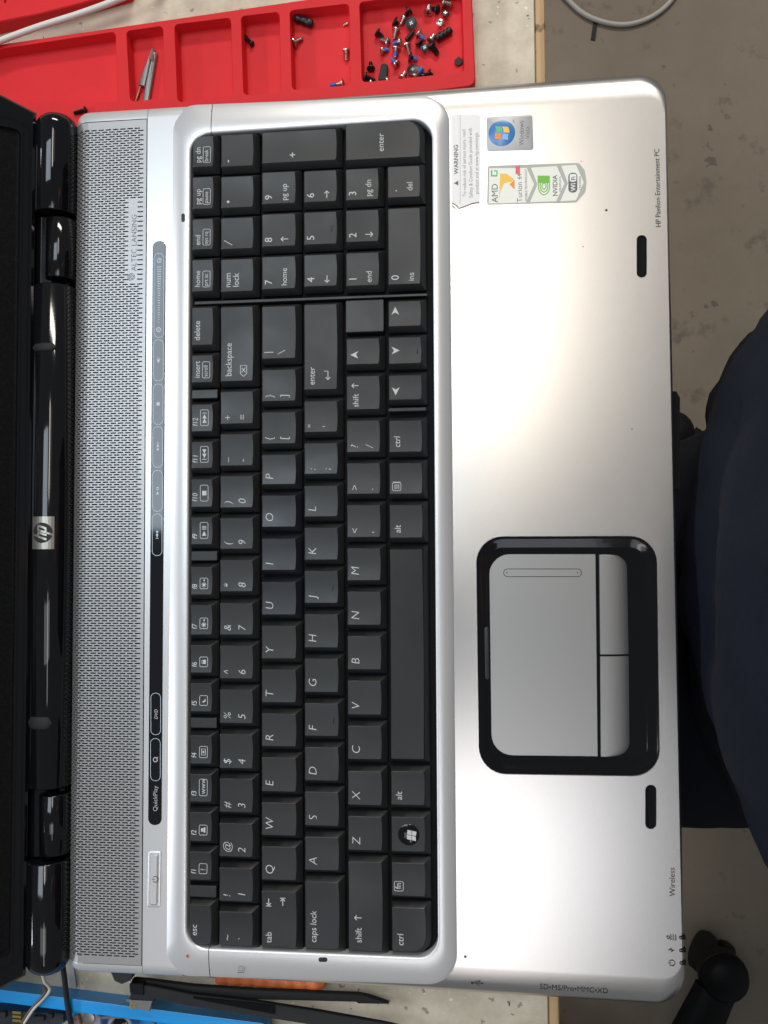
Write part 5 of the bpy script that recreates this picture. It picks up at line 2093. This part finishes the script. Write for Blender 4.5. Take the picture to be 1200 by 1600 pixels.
body = MB()
body.loft([ering(c, a - 8, q - 8, z) for c, a, q, z in TORSO])
body.tube([(342, PCY + 6, 310), (338, PCY + 6, 380), (330, PCY + 6, 420)], [58, 54, 52], 16)
hx, hyy = 322, PCY + 6
body.loft([ering((hx + dx, hyy), a, q, z, 20, 2.1) for dx, a, q, z in ((14, 52, 48, 372), (0, 78, 62, 395), (-2, 92, 70, 430), (0, 98, 75, 475), (4, 98, 76, 520), (8, 88, 70, 560), (10, 62, 52, 588), (12, 22, 20, 600))])
body.tube([(hx - 92, hyy, 480), (hx - 108, hyy, 455), (hx - 96, hyy, 440)], [9, 14, 11], 8)        # nose
for s_ in (-1, 1):
    sh, el, wr, hp, kn, an = limb_points(s_)
    body.tube([sh, (sh + el) / 2, el], [52, 45, 38], 14)
    body.tube([el, (el + wr) / 2, wr], [40, 36, 26], 14)
    body.tube([hp, (hp + kn) / 2, kn], [74, 60, 46], 16)
    body.tube([kn, kn + (an - kn) * .35, an], [46, 46, 34], 14)
    body.tube([an, an + Vector((-60, 0, -45)), an + Vector((-150, 0, -60))], [36, 36, 24], 12)
    body.tube([Vector((hx + 5, hyy + s_ * 74, 492)), Vector((hx + 14, hyy + s_ * 84, 470)), Vector((hx + 6, hyy + s_ * 78, 450))], [12, 14, 9], 8)
    pd = Vector((-0.35, 0, -1)).normalized()
    pm = wr + pd * 48
    body.tube([wr, wr + pd * 25, wr + pd * 85], [25, 30, 30], 12)
    for k in range(4):
        f0 = wr + pd * 82 + Vector((-27 + 18 * k, 0, 0))
        l_ = (62, 74, 70, 54)[k]
        body.tube([f0, f0 + pd * l_ * .5 + Vector((0, -s_ * 6, 0)), f0 + pd * l_ * .95 + Vector((0, -s_ * 20, 0))], [9, 8.5, 7], 8)
    th0 = wr + pd * 30 + Vector((-24, 0, 0))
    body.tube([th0, th0 + Vector((-26, -s_ * 8, -26)), th0 + Vector((-34, -s_ * 12, -58))], [12, 10.5, 8.5], 8)
person = soften(body.build('person', 'skin', smooth=0, origin=(330, PCY, FLOOR_Z)), 0.008, 0, 4)
tag(person, 'person in navy shirt and dark trousers seated close to the bench at the right', 'person')

b = MB()
b.loft([ering(c, a + 6, q + 8, z, e=2.5) for c, a, q, z in TORSO[2:-1]] , True, True)
b.loft([ering((340, PCY), 166, 182, -118, e=2.5), ering((332, PCY), 168, 184, -92, e=2.5), ering((320, PCY), 158, 172, -30, e=2.5)])
for s_ in (-1, 1):
    sh, el, wr, hp, kn, an = limb_points(s_)
    b.tube([sh + Vector((0, -s_ * 50, -10)), sh, (sh + el) / 2, el * .85 + sh * .15], [66, 64, 58, 54], 16)
soften(b.build('shirt', 'navy_cloth', person, smooth=0), 0.008, 0.020, 5)
b = MB()
b.loft([ering(c, a + 4, q + 5, z) for c, a, q, z in TORSO[:4]])
for s_ in (-1, 1):
    sh, el, wr, hp, kn, an = limb_points(s_)
    b.tube([hp, hp * .5 + kn * .5, kn * .8 + hp * .2, kn], [80, 66, 60, 54], 18)
    b.tube([kn + Vector((0, 0, 6)), kn + (an - kn) * .35, an + Vector((0, 0, 10))], [54, 54, 50], 16)
soften(b.build('trousers', 'navy_trousers', person, smooth=0), 0.008, 0.016, 4)
for s_ in (-1, 1):
    an = limb_points(s_)[5]
    b = MB()
    b.loft([[(an.x - 60 + 120 * math.cos(t) * q, an.y + 44 * math.sin(t) * q, FLOOR_Z + z) for t in [2 * PI * j / 20 for j in range(20)]] for q, z in ((.98, 1), (1.0, 14), (.97, 40), (.8, 62))])
    b.tube([an + Vector((0, 0, 8)), an + Vector((-20, 0, -40))], [44, 46], 14)
    soften(b.build('shoe', 'brown_leather', person, smooth=0), 0.006, 0, 3)
b = MB()
b.loft([ering((hx + dx, hyy), a, q, z, 20, 2.1) for dx, a, q, z in ((30, 82, 72, 470), (22, 90, 80, 510), (14, 98, 79, 545), (14, 78, 62, 585), (14, 34, 30, 608))])
soften(b.build('hair', 'hair', person, smooth=0), 0.006, 0.006, 3)
